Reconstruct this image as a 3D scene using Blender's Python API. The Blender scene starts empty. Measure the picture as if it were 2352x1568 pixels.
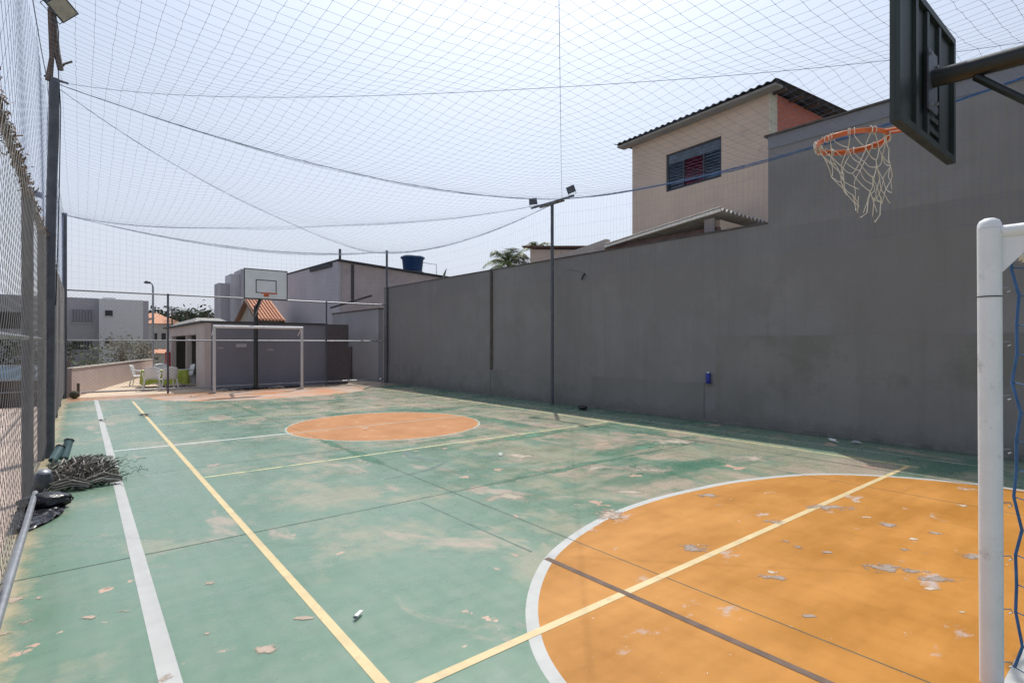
import bpy, bmesh, math, random
from mathutils import Vector, Matrix, noise
R = math.radians
random.seed(7)
S = bpy.context.scene
COL = S.collection

# ------------------------------------------------------------------ camera
cd = bpy.data.cameras.new('camera'); cam = bpy.data.objects.new('camera', cd); COL.objects.link(cam)
cam.location = (0, 0, 1.5); cam.rotation_euler = (R(90), 0, R(-38.7))
cd.sensor_width = 36; cd.lens = 36*1235.6/2352; cd.shift_y = 4/2352
cd.clip_start = 0.05; cd.clip_end = 2000
S.camera = cam

# ------------------------------------------------------------------ sky, sun, exposure
SUN_DIR = Vector((0.365, 0.427, 1.0)).normalized()
elev = math.asin(SUN_DIR.z); azim = math.atan2(SUN_DIR.x, SUN_DIR.y)
W = bpy.data.worlds.new("World"); S.world = W; W.use_nodes = True
wt = W.node_tree; bg = wt.nodes['Background']
sky = wt.nodes.new('ShaderNodeTexSky'); sky.sky_type = 'NISHITA'; sky.sun_disc = False
sky.sun_elevation = elev; sky.sun_rotation = azim
sky.air_density = 1.0; sky.dust_density = 6.0; sky.ozone_density = 1.5; sky.altitude = 600
hs = wt.nodes.new('ShaderNodeHueSaturation'); hs.inputs['Saturation'].default_value = 0.62
wt.links.new(sky.outputs[0], hs.inputs['Color'])
tint = wt.nodes.new('ShaderNodeMix'); tint.data_type = 'RGBA'; tint.blend_type = 'MULTIPLY'
tint.inputs[0].default_value = 1.0; tint.inputs[7].default_value = (0.905, 0.985, 1.05, 1)
wt.links.new(hs.outputs[0], tint.inputs[6])
# pale haze band low over the horizon
wtc = wt.nodes.new('ShaderNodeTexCoord'); wsp = wt.nodes.new('ShaderNodeSeparateXYZ'); wt.links.new(wtc.outputs['Generated'], wsp.inputs[0])
wr = wt.nodes.new('ShaderNodeMapRange'); wr.inputs[1].default_value = 0.0; wr.inputs[2].default_value = 0.62; wr.inputs[3].default_value = 0.92; wr.inputs[4].default_value = 0.0
wt.links.new(wsp.outputs[2], wr.inputs[0])
wm = wt.nodes.new('ShaderNodeMix'); wm.data_type = 'RGBA'; wm.inputs[7].default_value = (4.60, 4.80, 5.40, 1)
wt.links.new(wr.outputs[0], wm.inputs[0]); wt.links.new(tint.outputs[2], wm.inputs[6]); wt.links.new(wm.outputs[2], bg.inputs[0])
bg.inputs[1].default_value = 0.15
sd = bpy.data.lights.new('sun', 'SUN'); sun = bpy.data.objects.new('sun', sd); COL.objects.link(sun)
sd.energy = 3.3; sd.angle = R(0.55); sd.color = (1.0, 0.955, 0.89)
sun.rotation_euler = SUN_DIR.to_track_quat('Z', 'Y').to_euler()
S.view_settings.view_transform = 'Standard'; S.view_settings.look = 'None'
S.view_settings.gamma = 1; S.view_settings.exposure = 0.08
S.cycles.max_bounces = 6; S.cycles.transparent_max_bounces = 8

# ------------------------------------------------------------------ mesh helpers
class MB:
    def __init__(s): s.v = []; s.f = []; s.sm = []; s.mi = []
    def add(s, vs, fs, smooth=False, mi=0):
        o = len(s.v); s.v += [tuple(p) for p in vs]
        for f in fs: s.f.append(tuple(i+o for i in f)); s.sm.append(smooth); s.mi.append(mi)
        return s
    def box(s, a, b, mi=0):
        x0, x1 = sorted((a[0], b[0])); y0, y1 = sorted((a[1], b[1])); z0, z1 = sorted((a[2], b[2]))
        vs = [(x0,y0,z0),(x1,y0,z0),(x1,y1,z0),(x0,y1,z0),(x0,y0,z1),(x1,y0,z1),(x1,y1,z1),(x0,y1,z1)]
        return s.add(vs, [(0,3,2,1),(4,5,6,7),(0,1,5,4),(1,2,6,5),(2,3,7,6),(3,0,4,7)], mi=mi)
    def prism(s, poly, z0, z1, mi=0):
        n = len(poly)
        vs = [(p[0],p[1],z0) for p in poly] + [(p[0],p[1],z1) for p in poly]
        fs = [tuple(range(n-1,-1,-1)), tuple(range(n,2*n))] + [(i,(i+1)%n,n+(i+1)%n,n+i) for i in range(n)]
        return s.add(vs, fs, mi=mi)
    def hexa(s, bot, top, mi=0):   # two quads, 4 points each
        return s.add(list(bot)+list(top), [(3,2,1,0),(4,5,6,7),(0,1,5,4),(1,2,6,5),(2,3,7,6),(3,0,4,7)], mi=mi)
    def tube(s, pts, r, n=8, smooth=True, caps=True, mi=0):
        pts = [Vector(p) for p in pts]; m = len(pts)
        rs = r if isinstance(r, (list, tuple)) else [r]*m
        vs = []; up = Vector((0,0,1))
        d0 = (pts[1]-pts[0]).normalized()
        if abs(d0.z) > .9: up = Vector((1,0,0))
        for i, p in enumerate(pts):
            d = (pts[min(i+1,m-1)]-pts[max(i-1,0)])
            d = d.normalized() if d.length > 1e-9 else d0
            a = d.cross(up)
            if a.length < 1e-4: a = d.cross(Vector((0,1,0)))
            a.normalize(); b = d.cross(a).normalized()
            for k in range(n):
                t = 2*math.pi*k/n; vs.append(p + (a*math.cos(t)+b*math.sin(t))*rs[i])
        fs = []
        for i in range(m-1):
            for k in range(n):
                fs.append((i*n+k, i*n+(k+1)%n, (i+1)*n+(k+1)%n, (i+1)*n+k))
        s.add(vs, fs, smooth, mi)
        if caps:
            s.add(vs[:n], [tuple(range(n))], False, mi); s.add(vs[-n:], [tuple(range(n-1,-1,-1))], False, mi)
        return s
    def lathe(s, prof, n=24, c=(0,0,0), smooth=True, mi=0):
        vs = []
        for r, z in prof:
            for k in range(n):
                t = 2*math.pi*k/n; vs.append((c[0]+r*math.cos(t), c[1]+r*math.sin(t), c[2]+z))
        fs = [(i*n+k, i*n+(k+1)%n, (i+1)*n+(k+1)%n, (i+1)*n+k) for i in range(len(prof)-1) for k in range(n)]
        return s.add(vs, fs, smooth, mi)
    def grid(s, fn, nu, nv, smooth=True, mi=0):
        vs = [fn(i/nu, j/nv) for j in range(nv+1) for i in range(nu+1)]
        fs = [(j*(nu+1)+i, j*(nu+1)+i+1, (j+1)*(nu+1)+i+1, (j+1)*(nu+1)+i) for j in range(nv) for i in range(nu)]
        return s.add(vs, fs, smooth, mi)
    def build(s, name, mat, parent=None, bevel=0):
        me = bpy.data.meshes.new(name); me.from_pydata(s.v, [], s.f)
        for m in (mat if isinstance(mat, (list, tuple)) else [mat]): me.materials.append(m)
        me.polygons.foreach_set('use_smooth', s.sm); me.polygons.foreach_set('material_index', s.mi)
        me.update()
        o = bpy.data.objects.new(name, me); COL.objects.link(o)
        if parent: o.parent = parent
        if bevel:
            b = o.modifiers.new('bevel', 'BEVEL'); b.width = bevel; b.segments = 2; b.limit_method = 'ANGLE'
        return o
def tag(o, label=None, cat=None, group=None, kind=None):
    if label: o['label'] = label
    if cat: o['category'] = cat
    if group: o['group'] = group
    if kind: o['kind'] = kind
    return o
def thing(name, label, cat, loc=(0,0,0), rz=0, group=None):
    o = bpy.data.objects.new(name, None); COL.objects.link(o); o.location = loc; o.rotation_euler = (0,0,rz)
    o.empty_display_size = .1
    return tag(o, label, cat, group)
def copy_tree(o, parent=None):
    c = o.copy(); COL.objects.link(c)
    if parent: c.parent = parent
    for ch in [q for q in list(COL.objects) if q.parent == o]: copy_tree(ch, c)
    return c

# ------------------------------------------------------------------ materials
MATS = {}
def mat(name, c, rough=.8, metal=0, var=.12, scale=6, c2=None, bump=0, bscale=40, spec=.5, stain=None, stain_t=.6, stain_scale=1.5, stretch=None, fleck=None, fleck_t=.68, fleck_scale=9, drip=None):
    """base colour varied by noise; optional second colour; optional stain / fleck patches; bump"""
    if name in MATS: return MATS[name]
    m = bpy.data.materials.new(name); m.use_nodes = True; nt = m.node_tree; N = nt.nodes; L = nt.links
    b = N['Principled BSDF']; b.inputs['Roughness'].default_value = rough; b.inputs['Metallic'].default_value = metal
    b.inputs['Specular IOR Level'].default_value = spec
    tc = N.new('ShaderNodeTexCoord'); mp = N.new('ShaderNodeMapping'); L.new(tc.outputs['Object'], mp.inputs[0])
    if stretch: mp.inputs['Scale'].default_value = stretch
    def nz(sc, det=5, ro=.6):
        n = N.new('ShaderNodeTexNoise'); n.inputs['Scale'].default_value = sc; n.inputs['Detail'].default_value = det
        n.inputs['Roughness'].default_value = ro; L.new(mp.outputs[0], n.inputs['Vector']); return n.outputs['Fac']
    def ramp(src, a, bb):
        r = N.new('ShaderNodeMapRange'); r.inputs[1].default_value = a; r.inputs[2].default_value = bb; L.new(src, r.inputs[0]); return r.outputs[0]
    def mix(f, a, bb):
        x = N.new('ShaderNodeMix'); x.data_type = 'RGBA'
        for sock, val in ((x.inputs[0], f), (x.inputs[6], a), (x.inputs[7], bb)):
            if isinstance(val, (tuple, list)): sock.default_value = (*val[:3], 1)
            elif isinstance(val, (int, float)): sock.default_value = val
            else: L.new(val, sock)
        return x.outputs[2]
    lo = tuple(max(0, q*(1-var)) for q in c); hi = c2 or tuple(min(1, q*(1+var)) for q in c)
    col = mix(ramp(nz(scale), .32, .68), lo, hi)
    if stain: col = mix(ramp(nz(stain_scale, 8, .68), stain_t, stain_t+.09), col, stain)
    if fleck: col = mix(ramp(nz(fleck_scale, 9, .7), fleck_t, fleck_t+.02), col, fleck)
    if drip:
        mp2 = N.new('ShaderNodeMapping'); mp2.inputs['Scale'].default_value = (2.2,2.2,.16); L.new(tc.outputs['Object'], mp2.inputs[0])
        n2 = N.new('ShaderNodeTexNoise'); n2.inputs['Scale'].default_value = 1.6; n2.inputs['Detail'].default_value = 8; n2.inputs['Roughness'].default_value = .7; L.new(mp2.outputs[0], n2.inputs['Vector'])
        f = ramp(n2.outputs['Fac'], .50, .66); k = N.new('ShaderNodeMath'); k.operation = 'MULTIPLY'; k.inputs[1].default_value = .32; L.new(f, k.inputs[0])
        col = mix(k.outputs[0], col, drip)
        n3 = ramp(nz(7, 9, .75), .62, .70); k3 = N.new('ShaderNodeMath'); k3.operation = 'MULTIPLY'; k3.inputs[1].default_value = .35; L.new(n3, k3.inputs[0])
        col = mix(k3.outputs[0], col, tuple(q*1.35 for q in drip))
        sp = N.new('ShaderNodeSeparateXYZ'); L.new(tc.outputs['Object'], sp.inputs[0])
        z = N.new('ShaderNodeMapRange'); z.inputs[1].default_value = .38; z.inputs[2].default_value = 0; z.inputs[3].default_value = -.25; z.inputs[4].default_value = .3; L.new(sp.outputs[2], z.inputs[0])
        ad = N.new('ShaderNodeMath'); ad.operation = 'ADD'; L.new(z.outputs[0], ad.inputs[0]); L.new(nz(4, 9, .7), ad.inputs[1])
        f4 = ramp(ad.outputs[0], .45, .7); k4 = N.new('ShaderNodeMath'); k4.operation = 'MULTIPLY'; k4.inputs[1].default_value = .6; L.new(f4, k4.inputs[0])
        col = mix(k4.outputs[0], col, (.15,.145,.13))
    L.new(col, b.inputs['Base Color'])
    if bump:
        bp = N.new('ShaderNodeBump'); bp.inputs['Strength'].default_value = bump; bp.inputs['Distance'].default_value = .01
        L.new(nz(bscale, 6), bp.inputs['Height']); L.new(bp.outputs[0], b.inputs['Normal'])
    MATS[name] = m; return m

def court_material():
    m = bpy.data.materials.new('court_paint'); m.use_nodes = True; nt = m.node_tree; N = nt.nodes; L = nt.links
    b = N['Principled BSDF']; tc = N.new('ShaderNodeTexCoord')
    sp = N.new('ShaderNodeSeparateXYZ'); L.new(tc.outputs['Object'], sp.inputs[0])
    def nz(sc, det=6, ro=.62, st=(1,1,1), dist=0):
        mp = N.new('ShaderNodeMapping'); mp.inputs['Scale'].default_value = st; L.new(tc.outputs['Object'], mp.inputs[0])
        n = N.new('ShaderNodeTexNoise'); n.inputs['Scale'].default_value = sc; n.inputs['Detail'].default_value = det
        n.inputs['Roughness'].default_value = ro; n.inputs['Distortion'].default_value = dist; L.new(mp.outputs[0], n.inputs['Vector']); return n.outputs['Fac']
    def rng(src, a, bb, c=0, d=1):
        r = N.new('ShaderNodeMapRange'); r.inputs[1].default_value = a; r.inputs[2].default_value = bb
        r.inputs[3].default_value = c; r.inputs[4].default_value = d; L.new(src, r.inputs[0]); return r.outputs[0]
    def mth(op, a, bb):
        x = N.new('ShaderNodeMath'); x.operation = op
        for i, q in enumerate((a, bb)):
            if isinstance(q, (int, float)): x.inputs[i].default_value = q
            else: L.new(q, x.inputs[i])
        return x.outputs[0]
    def mix(f, a, bb):
        x = N.new('ShaderNodeMix'); x.data_type = 'RGBA'
        for sock, val in ((x.inputs[0], f), (x.inputs[6], a), (x.inputs[7], bb)):
            if isinstance(val, (tuple, list)): sock.default_value = (*val[:3], 1)
            elif isinstance(val, (int, float)): sock.default_value = val
            else: L.new(val, sock)
        return x.outputs[2]
    X, Y = sp.outputs[0], sp.outputs[1]
    g = mix(rng(nz(.7), .35, .65), (.128, .222, .152), (.165, .26, .188))
    g = mix(rng(nz(5, 8, .7), .45, .75, 0, .6), g, (.235, .275, .225))
    # rubbed, faded tan: more toward the right and far parts of the court
    bias = mth('ADD', mth('SUBTRACT', rng(X, .8, 5.5, 0, .10), rng(X, 7.9, 8.3, 0, .12)), rng(Y, 9, 18, 0, .035))  # tan held back beside the right wall so its shadow strip stays dark
    w = mth('ADD', nz(.75, 9, .68, (1, .8, 1)), bias)
    g = mix(rng(w, .53, .62, 0, .80), g, (.33, .315, .22))
    w2 = mth('ADD', nz(1.1, 9, .62, (1.3, .6, 1), .6), bias)
    g = mix(rng(w2, .61, .67, 0, .75), g, (.44, .345, .27))
    # dark green soaked streaks by the joints
    g = mix(mth('MULTIPLY', rng(nz(.55, 5, .6, (.5, 1.5, 1)), .53, .62, 0, 1), rng(X, 2, 5, .1, .85)), g, (.055, .165, .105))
    # small peeled spots, salmon primer
    pl = nz(1.9, 10, .6, (1, 1, 1))
    g = mix(rng(pl, .655, .665), g, (.55, .36, .27))
    pl2 = nz(4.3, 6, .6)
    g = mix(rng(pl2, .695, .705), g, (.60, .42, .32))
    # far end: old orange semicircle worn to tan
    e = mth('ADD', rng(Y, 16.6, 18.3, -.2, .25), nz(1.3, 8, .65, (.6, 1.2, 1)))
    g = mix(rng(e, .55, .62, 0, .9), g, (.47, .36, .28))
    e2 = mth('ADD', mth('ADD', rng(Y, 17.0, 18.2, -.3, .08), rng(X, 6.5, 8, 0, -.25)), nz(.9, 8, .65, (.5, 1.3, 1)))
    g = mix(rng(e2, .52, .6, 0, .9), g, (.52, .25, .12))
    # sandy strip along the left fence
    ed = mth('ADD', rng(X, -.40, -.02, .42, -.25), mth('MULTIPLY', nz(6, 8, .7), .6))
    g = mix(rng(ed, .42, .62, 0, .95), g, (.46, .38, .24))
    # dirt by the right wall, coloured dark green to deepen the wall's shadow
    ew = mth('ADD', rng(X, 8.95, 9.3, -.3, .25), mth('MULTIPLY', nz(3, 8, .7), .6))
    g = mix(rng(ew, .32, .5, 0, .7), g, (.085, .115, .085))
    g = mix(rng(nz(60, 3, .6), .3, .8, 0, .18), g, (.1, .13, .1))
    L.new(g, b.inputs['Base Color'])
    L.new(rng(nz(2.2, 8, .7), .3, .7, .17, .42), b.inputs['Roughness'])
    bp = N.new('ShaderNodeBump'); bp.inputs['Strength'].default_value = .05; bp.inputs['Distance'].default_value = .01
    L.new(nz(30, 6), bp.inputs['Height']); L.new(bp.outputs[0], b.inputs['Normal'])
    return m

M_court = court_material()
M_orange = mat('orange_court_paint', (.40,.16,.009), .55, var=.12, scale=1.3, spec=.3, c2=(.50,.222,.04), bump=.1, stain=(.43,.38,.37), stain_t=.615, stain_scale=2.0, stretch=(1.0,1.6,1), fleck=(.60,.56,.50), fleck_t=.672, fleck_scale=7)
M_orange2 = mat('faded_orange_paint', (.40,.155,.035), .6, var=.12, scale=2, spec=.3, c2=(.45,.20,.07), bump=.1, stain=(.5,.36,.22), stain_t=.6, stain_scale=3)
M_white = mat('white_line_paint', (.42,.425,.41), .55, var=.06, scale=4, stain=(.40,.45,.42), stain_t=.60, stain_scale=7, fleck=(.5,.34,.26), fleck_t=.665, fleck_scale=3.5)
M_whiteworn = mat('worn_white_line', (.36,.38,.32), .6, var=.1, scale=3, stain=(.20,.28,.20), stain_t=.50, stain_scale=4)
M_yellow = mat('yellow_line_paint', (.58,.455,.24), .55, var=.08, scale=5, stain=(.50,.39,.22), stain_t=.56, stain_scale=6, fleck=(.20,.27,.19), fleck_t=.66, fleck_scale=9)
M_yellow2 = mat('worn_yellow_line', (.52,.49,.25), .6, var=.1, scale=4, stain=(.2,.3,.18), stain_t=.54, stain_scale=4)
M_joint = mat('joint_filler', (.05,.075,.06), .8, var=.3, scale=5)
M_patchline = mat('grey_repair_strip', (.14,.095,.072), .9, var=.2, scale=9)
M_skid = mat('dark_scuff', (.085,.14,.115), .7, var=.3, scale=8)
M_wall = mat('grey_render', (.225,.218,.218), .9, var=.09, scale=.8, bump=.35, bscale=22, stain=(.213,.204,.20), stain_t=.48, stain_scale=.7, drip=(.165,.16,.155))
M_wall2 = mat('grey_render_band', (.215,.208,.20), .9, var=.10, scale=.7, bump=.35, bscale=22, stain=(.185,.18,.165), stain_t=.5, stain_scale=.8, drip=(.16,.155,.14))
M_cap = mat('dark_wall_cap', (.10,.085,.075), .9, var=.3, scale=5)
M_steel = mat('dark_painted_steel', (.08,.088,.108), .45, metal=.1, var=.25, scale=8)
M_galv = mat('galvanised_steel', (.30,.31,.33), .42, metal=.6, var=.15, scale=10, stain=(.2,.14,.1), stain_t=.66, stain_scale=5)
M_wire = mat('fence_wire', (.075,.07,.068), .7, metal=.1, var=.2, scale=8)
M_rustwire = mat('rusty_fence_wire', (.13,.08,.05), .8, var=.4, scale=20)
M_net = mat('blue_net_cord', (.15,.20,.32), .8, var=.1)
M_cable = mat('blue_grey_cable', (.19,.24,.34), .8, var=.15, scale=20)
M_rope = mat('blue_rope', (.045,.13,.30), .7, var=.2, scale=20)
M_goalw = mat('white_post_paint', (.76,.77,.79), .5, var=.06, scale=5, bump=.12, bscale=60, stain=(.52,.52,.51), stain_t=.57, stain_scale=6, fleck=(.10,.10,.11), fleck_t=.69, fleck_scale=16)
M_goalrust = mat('white_post_paint_chipped', (.55,.54,.54), .5, var=.06, scale=5, stain=(.16,.12,.13), stain_t=.60, stain_scale=3, stretch=(1,1,.5))
M_blacksteel = mat('black_steel', (.018,.022,.022), .35, var=.3, scale=6)
M_boardback = mat('dark_green_board_back', (.022,.032,.03), .5, var=.45, scale=3, stretch=(3,3,.5))
M_boardwhite = mat('board_white_paint', (.72,.75,.77), .5, var=.05, scale=3)
M_boardline = mat('board_black_line', (.025,.028,.035), .5)
M_rim = mat('orange_rim_paint', (.55,.12,.025), .45, var=.25, scale=12)
M_cord = mat('white_net_cord', (.62,.58,.50), .9, var=.12, scale=40)
M_wood = mat('weathered_timber', (.12,.09,.075), .85, var=.4, scale=9, stretch=(4,4,.6))
M_floodbody = mat('floodlight_housing', (.05,.06,.085), .45)
M_floodglass = mat('floodlight_glass', (.35,.34,.30), .15, var=.2, scale=12)
M_beige = mat('beige_render', (.60,.48,.39), .9, var=.07, scale=1.2, bump=.15, stain=(.52,.40,.34), stain_t=.58, stain_scale=1.5)
M_cream = mat('cream_paint', (.55,.52,.42), .8)
M_fibro = mat('dark_corrugated_sheet', (.055,.065,.085), .8, var=.3, scale=4)
M_fascia = mat('eave_grey', (.28,.28,.28), .85, var=.15, scale=3)
M_winframe = mat('dark_window_frame', (.03,.035,.05), .5)
M_glassb = mat('louvre_glass', (.06,.085,.12), .12, var=.4, scale=4)
M_curtain = mat('maroon_curtain', (.12,.008,.025), .9, var=.3, scale=6)
M_tilebrown = mat('brown_roof_tiles', (.15,.08,.055), .85, var=.4, scale=9)
M_roofsheet = mat('pale_corrugated_sheet', (.42,.40,.37), .7, var=.2, scale=5)
M_brickred = None
M_pinkwall = mat('pink_grey_render', (.42,.355,.345), .9, var=.14, scale=.9, bump=.2, stain=(.27,.23,.225), stain_t=.60, stain_scale=.7)
M_lavwall = mat('lavender_grey_render', (.46,.44,.475), .9, var=.08, scale=.7, bump=.1)
M_darkwall = mat('dark_grey_cladding', (.20,.195,.23), .8, var=.10, scale=.8, stretch=(1,1,.4))
M_brownwall = mat('dark_brown_panel', (.10,.085,.09), .8, var=.12)
M_roofdark = mat('dark_flat_roof', (.05,.052,.058), .9)
M_lowwall = mat('pink_low_wall_render', (.42,.335,.305), .9, var=.07, scale=1.5, stain=(.36,.24,.19), stain_t=.62, stain_scale=1.5, bump=.15)
M_lowcap = mat('low_wall_coping', (.42,.37,.33), .85, var=.15, scale=5)
M_bldA = mat('block_dark_grey', (.37,.36,.38), .9, var=.06)
M_bldB = mat('block_light_grey', (.58,.59,.59), .9, var=.06)
M_bldC = mat('block_violet_grey', (.38,.36,.39), .9, var=.06)
M_black = mat('black_opening', (.015,.015,.02), .4)
M_shedw = mat('shed_pale_render', (.52,.45,.43), .9, var=.08, scale=1)
M_shedi = mat('shed_inner_wall', (.30,.30,.28), .9, var=.08, scale=1)
M_red = mat('red_cabinet_paint', (.36,.01,.015), .4)
M_plastic = mat('white_plastic', (.72,.71,.70), .35, var=.03)
M_cloth = mat('lime_tablecloth', (.33,.42,.05), .85, var=.2, scale=7, c2=(.42,.50,.09))
M_clothtop = mat('pale_table_cover', (.66,.68,.45), .8, var=.06)
M_terra = mat('terracotta_tiles', (.55,.26,.15), .8, var=.25, scale=14)
M_houseW = mat('far_white_house', (.5,.47,.43), .9)
M_conc = mat('pale_concrete', (.54,.43,.32), .85, var=.10, scale=.9, bump=.1, stain=(.46,.33,.24), stain_t=.58, stain_scale=.8)
M_pave = mat('pinkish_concrete', (.50,.39,.33), .9, var=.12, scale=1.3, bump=.15, stain=(.36,.27,.22), stain_t=.6, stain_scale=1.2)
M_asph = mat('asphalt', (.06,.06,.062), .9, var=.2, scale=8)
M_leaf = mat('leaf_green', (.05,.085,.028), .7, var=.5, scale=3, c2=(.085,.12,.04))
M_leafdark = mat('leaf_dark_green', (.016,.028,.014), .9, var=.5, scale=2, c2=(.03,.048,.02), spec=.1)
M_leafdry = mat('dry_olive_leaf', (.12,.115,.08), .8, var=.3, scale=4, c2=(.19,.18,.13))
M_palm = mat('palm_leaf', (.10,.15,.035), .55, var=.4, scale=3, c2=(.20,.25,.07))
M_bark = mat('bark', (.13,.10,.075), .9, var=.3, scale=12)
M_tank = mat('blue_tank_plastic', (.012,.05,.15), .4, var=.15)
M_tanklid = mat('tank_lid', (.03,.08,.17), .5)
M_dry = mat('dry_leaves', (.055,.05,.042), .9, var=.5, scale=30, c2=(.17,.155,.13), spec=.2)
M_dryl = mat('bleached_strips', (.45,.42,.37), .7, var=.3, scale=20)
M_bag = mat('black_bag_plastic', (.012,.012,.016), .22, var=.2, bump=.6, bscale=14)
M_teal = mat('teal_plastic', (.09,.15,.15), .3, var=.25, scale=8)
M_grnnet = mat('green_net_cord', (.05,.12,.09), .8)
M_canblue = mat('blue_can_paint', (.01,.03,.30), .35)
M_carL = mat('grey_car_paint', (.12,.13,.15), .25, metal=.5)
M_carD = mat('dark_red_car_paint', (.09,.02,.025), .25, metal=.2)
M_glass = mat('car_glass', (.12,.17,.22), .08)
M_tyre = mat('tyre_rubber', (.02,.02,.02), .8)
M_counter = mat('brown_counter_wood', (.13,.065,.035), .6)
M_bluecloth = mat('blue_cloth', (.10,.16,.34), .8, var=.3, scale=5)
M_signgrey = mat('faded_sign_plate', (.42,.41,.43), .6)
M_lampon = mat('white_lamp_cover', (.85,.84,.8), .4)

def brick_mat():
    m = bpy.data.materials.new('red_brick'); m.use_nodes = True; nt = m.node_tree; N = nt.nodes; L = nt.links
    tc = N.new('ShaderNodeTexCoord'); mp = N.new('ShaderNodeMapping'); mp.inputs['Rotation'].default_value = (R(90),0,0)
    L.new(tc.outputs['Object'], mp.inputs[0])
    t = N.new('ShaderNodeTexBrick'); t.inputs['Scale'].default_value = 5; t.inputs['Mortar Size'].default_value = .015
    t.inputs['Color1'].default_value = (.50,.15,.10,1); t.inputs['Color2'].default_value = (.40,.12,.085,1); t.inputs['Mortar'].default_value = (.42,.24,.19,1)
    L.new(mp.outputs[0], t.inputs[0]); L.new(t.outputs[0], N['Principled BSDF'].inputs['Base Color']); N['Principled BSDF'].inputs['Roughness'].default_value = .9
    return m
M_brickred = brick_mat()

# ================================================================== SETTING
def wx(y): return 9.13 + (19-y)*.0215          # right wall inner face
tag(MB().box((-600,-600,-.9), (600,600,-.7)).build('ground', mat('earth', (.16,.14,.10), .95, var=.2, scale=.3)), kind='structure')
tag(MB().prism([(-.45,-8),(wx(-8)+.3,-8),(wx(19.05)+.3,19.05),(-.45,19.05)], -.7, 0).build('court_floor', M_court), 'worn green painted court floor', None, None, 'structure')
tag(MB().box((-7,-8,-.7), (-.452,17.2,-.012)).build('pavement', M_pave), kind='structure')
tag(MB().box((-.45,19.052,-.7), (9.0,40,-.006)).build('patio', M_conc), kind='structure')
tag(MB().box((-60,17.202,-.7), (-.452,120,-.6)).build('parking_lot', M_asph), kind='structure')
# kerb-like plinth of rough mortar at the foot of the right wall is part of the wall (below)

Z1, Z2, Z3, Z4 = .0006, .0011, .0016, .0021
def strip(name, p, q, w, z, m, label, group='painted court lines'):
    a = Vector((*p,0)); b = Vector((*q,0)); d = (b-a).normalized(); n = Vector((-d.y,d.x,0))*w/2
    o = MB().add([a-n+Vector((0,0,z)), b-n+Vector((0,0,z)), b+n+Vector((0,0,z)), a+n+Vector((0,0,z))], [(0,1,2,3)]).build(name, m)
    return tag(o, label, None, None, 'structure')
def flat(name, poly, z, m, label):
    o = MB().add([(x,y,z) for x,y in poly], [tuple(range(len(poly)))]).build(name, m); return tag(o, label, None, None, 'structure')
def ringflat(name, outer, inner, z, m, label, close=True):
    n = len(outer); vs = [(x,y,z) for x,y in outer]+[(x,y,z) for x,y in inner]
    fs = [(i,(i+1)%n,n+(i+1)%n,n+i) for i in range(n if close else n-1)]
    return tag(MB().add(vs, fs).build(name, m), label, None, None, 'structure')
# near goal area (orange with white border)
def catmull(P, k=10):
    out = []
    for i in range(len(P)-1):
        p0 = Vector(P[max(i-1,0)]); p1 = Vector(P[i]); p2 = Vector(P[i+1]); p3 = Vector(P[min(i+2,len(P)-1)])
        for j in range(k):
            t = j/k; out.append(tuple(.5*((2*p1)+(-p0+p2)*t+(2*p0-5*p1+4*p2-p3)*t*t+(-p0+3*p1-3*p2+p3)*t*t*t)))
    out.append(tuple(P[-1])); return out
gy = .50
outer = catmull([(1.45,gy),(1.49,1.10),(1.63,1.79),(1.89,2.24),(2.28,2.62),(2.742,2.90),(3.447,3.13),(4.1,3.21),(4.73,3.19),(5.6,3.06),(6.53,2.70),(7.08,2.18),(7.42,1.52),(7.53,1.05),(7.56,gy)])
cx, cy = 4.46, .5
def shrink(P, d):
    out = []
    for i, p in enumerate(P):
        a = Vector(P[max(i-1,0)]); b = Vector(P[min(i+1,len(P)-1)]); t = (b-a).normalized(); n = Vector((t.y,-t.x))
        if i == 0 or i == len(P)-1: n = Vector((1 if i == 0 else -1, 0))
        out.append(tuple(Vector(p)+n*d))
    return out
inner = shrink(outer, .07)
flat('goal_area_paint', [(x,y) for x,y in inner], Z1, M_orange, 'orange painted goal area beneath the near goal')
ringflat('goal_area_border', outer, inner, Z1, M_white, 'curved white border of the orange goal area', False)
strip('goal_line', (.27,gy-.04), (8.5,gy-.04), .08, Z1, M_white, 'white goal line under the near goal')
# centre circle
cc = (4.42, 9.25); rr = 1.74
circ = lambda r: [(cc[0]+r*math.cos(2*math.pi*k/64), cc[1]+r*math.sin(2*math.pi*k/64)) for k in range(64)]
flat('centre_circle_paint', circ(rr-.035), Z1, M_orange2, 'faded orange disc of the centre circle')
ringflat('centre_circle_border', circ(rr), circ(rr-.035), Z1, M_whiteworn, 'thin white ring around the centre circle')
M_farz = mat('worn_tan_zone', (.40,.30,.22), .7, var=.15, scale=2.5, c2=(.47,.38,.33), stain=(.47,.20,.08), stain_t=.46, stain_scale=1.3, stretch=(.6,1.6,1), fleck=(.17,.24,.17), fleck_t=.60, fleck_scale=2.2, bump=.1)
flat('far_goal_area', [(x+.10*noise.noise(Vector((i*.9,1,0))), 18.62-y+.22*noise.noise(Vector((i*.35,5,0)))) for i, (x,y) in enumerate(reversed(shrink(outer, .02)))], Z1*.8, M_farz, 'worn tan and orange goal area in front of the far goal')
strip('halfway_line', (.36,9.30), (2.69,9.305), .055, Z2, mat('bright_white_line', (.62,.62,.60), .5, var=.1, scale=6), 'thin white halfway line left of the centre circle')
strip('halfway_line', (2.69,9.305), (7.8,9.32), .042, Z2, M_whiteworn, 'thin white halfway line through the centre circle')
strip('side_line', (.31,-4), (.31,18.0), .085, Z3, M_white, 'broad white side line along the left fence')
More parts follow.
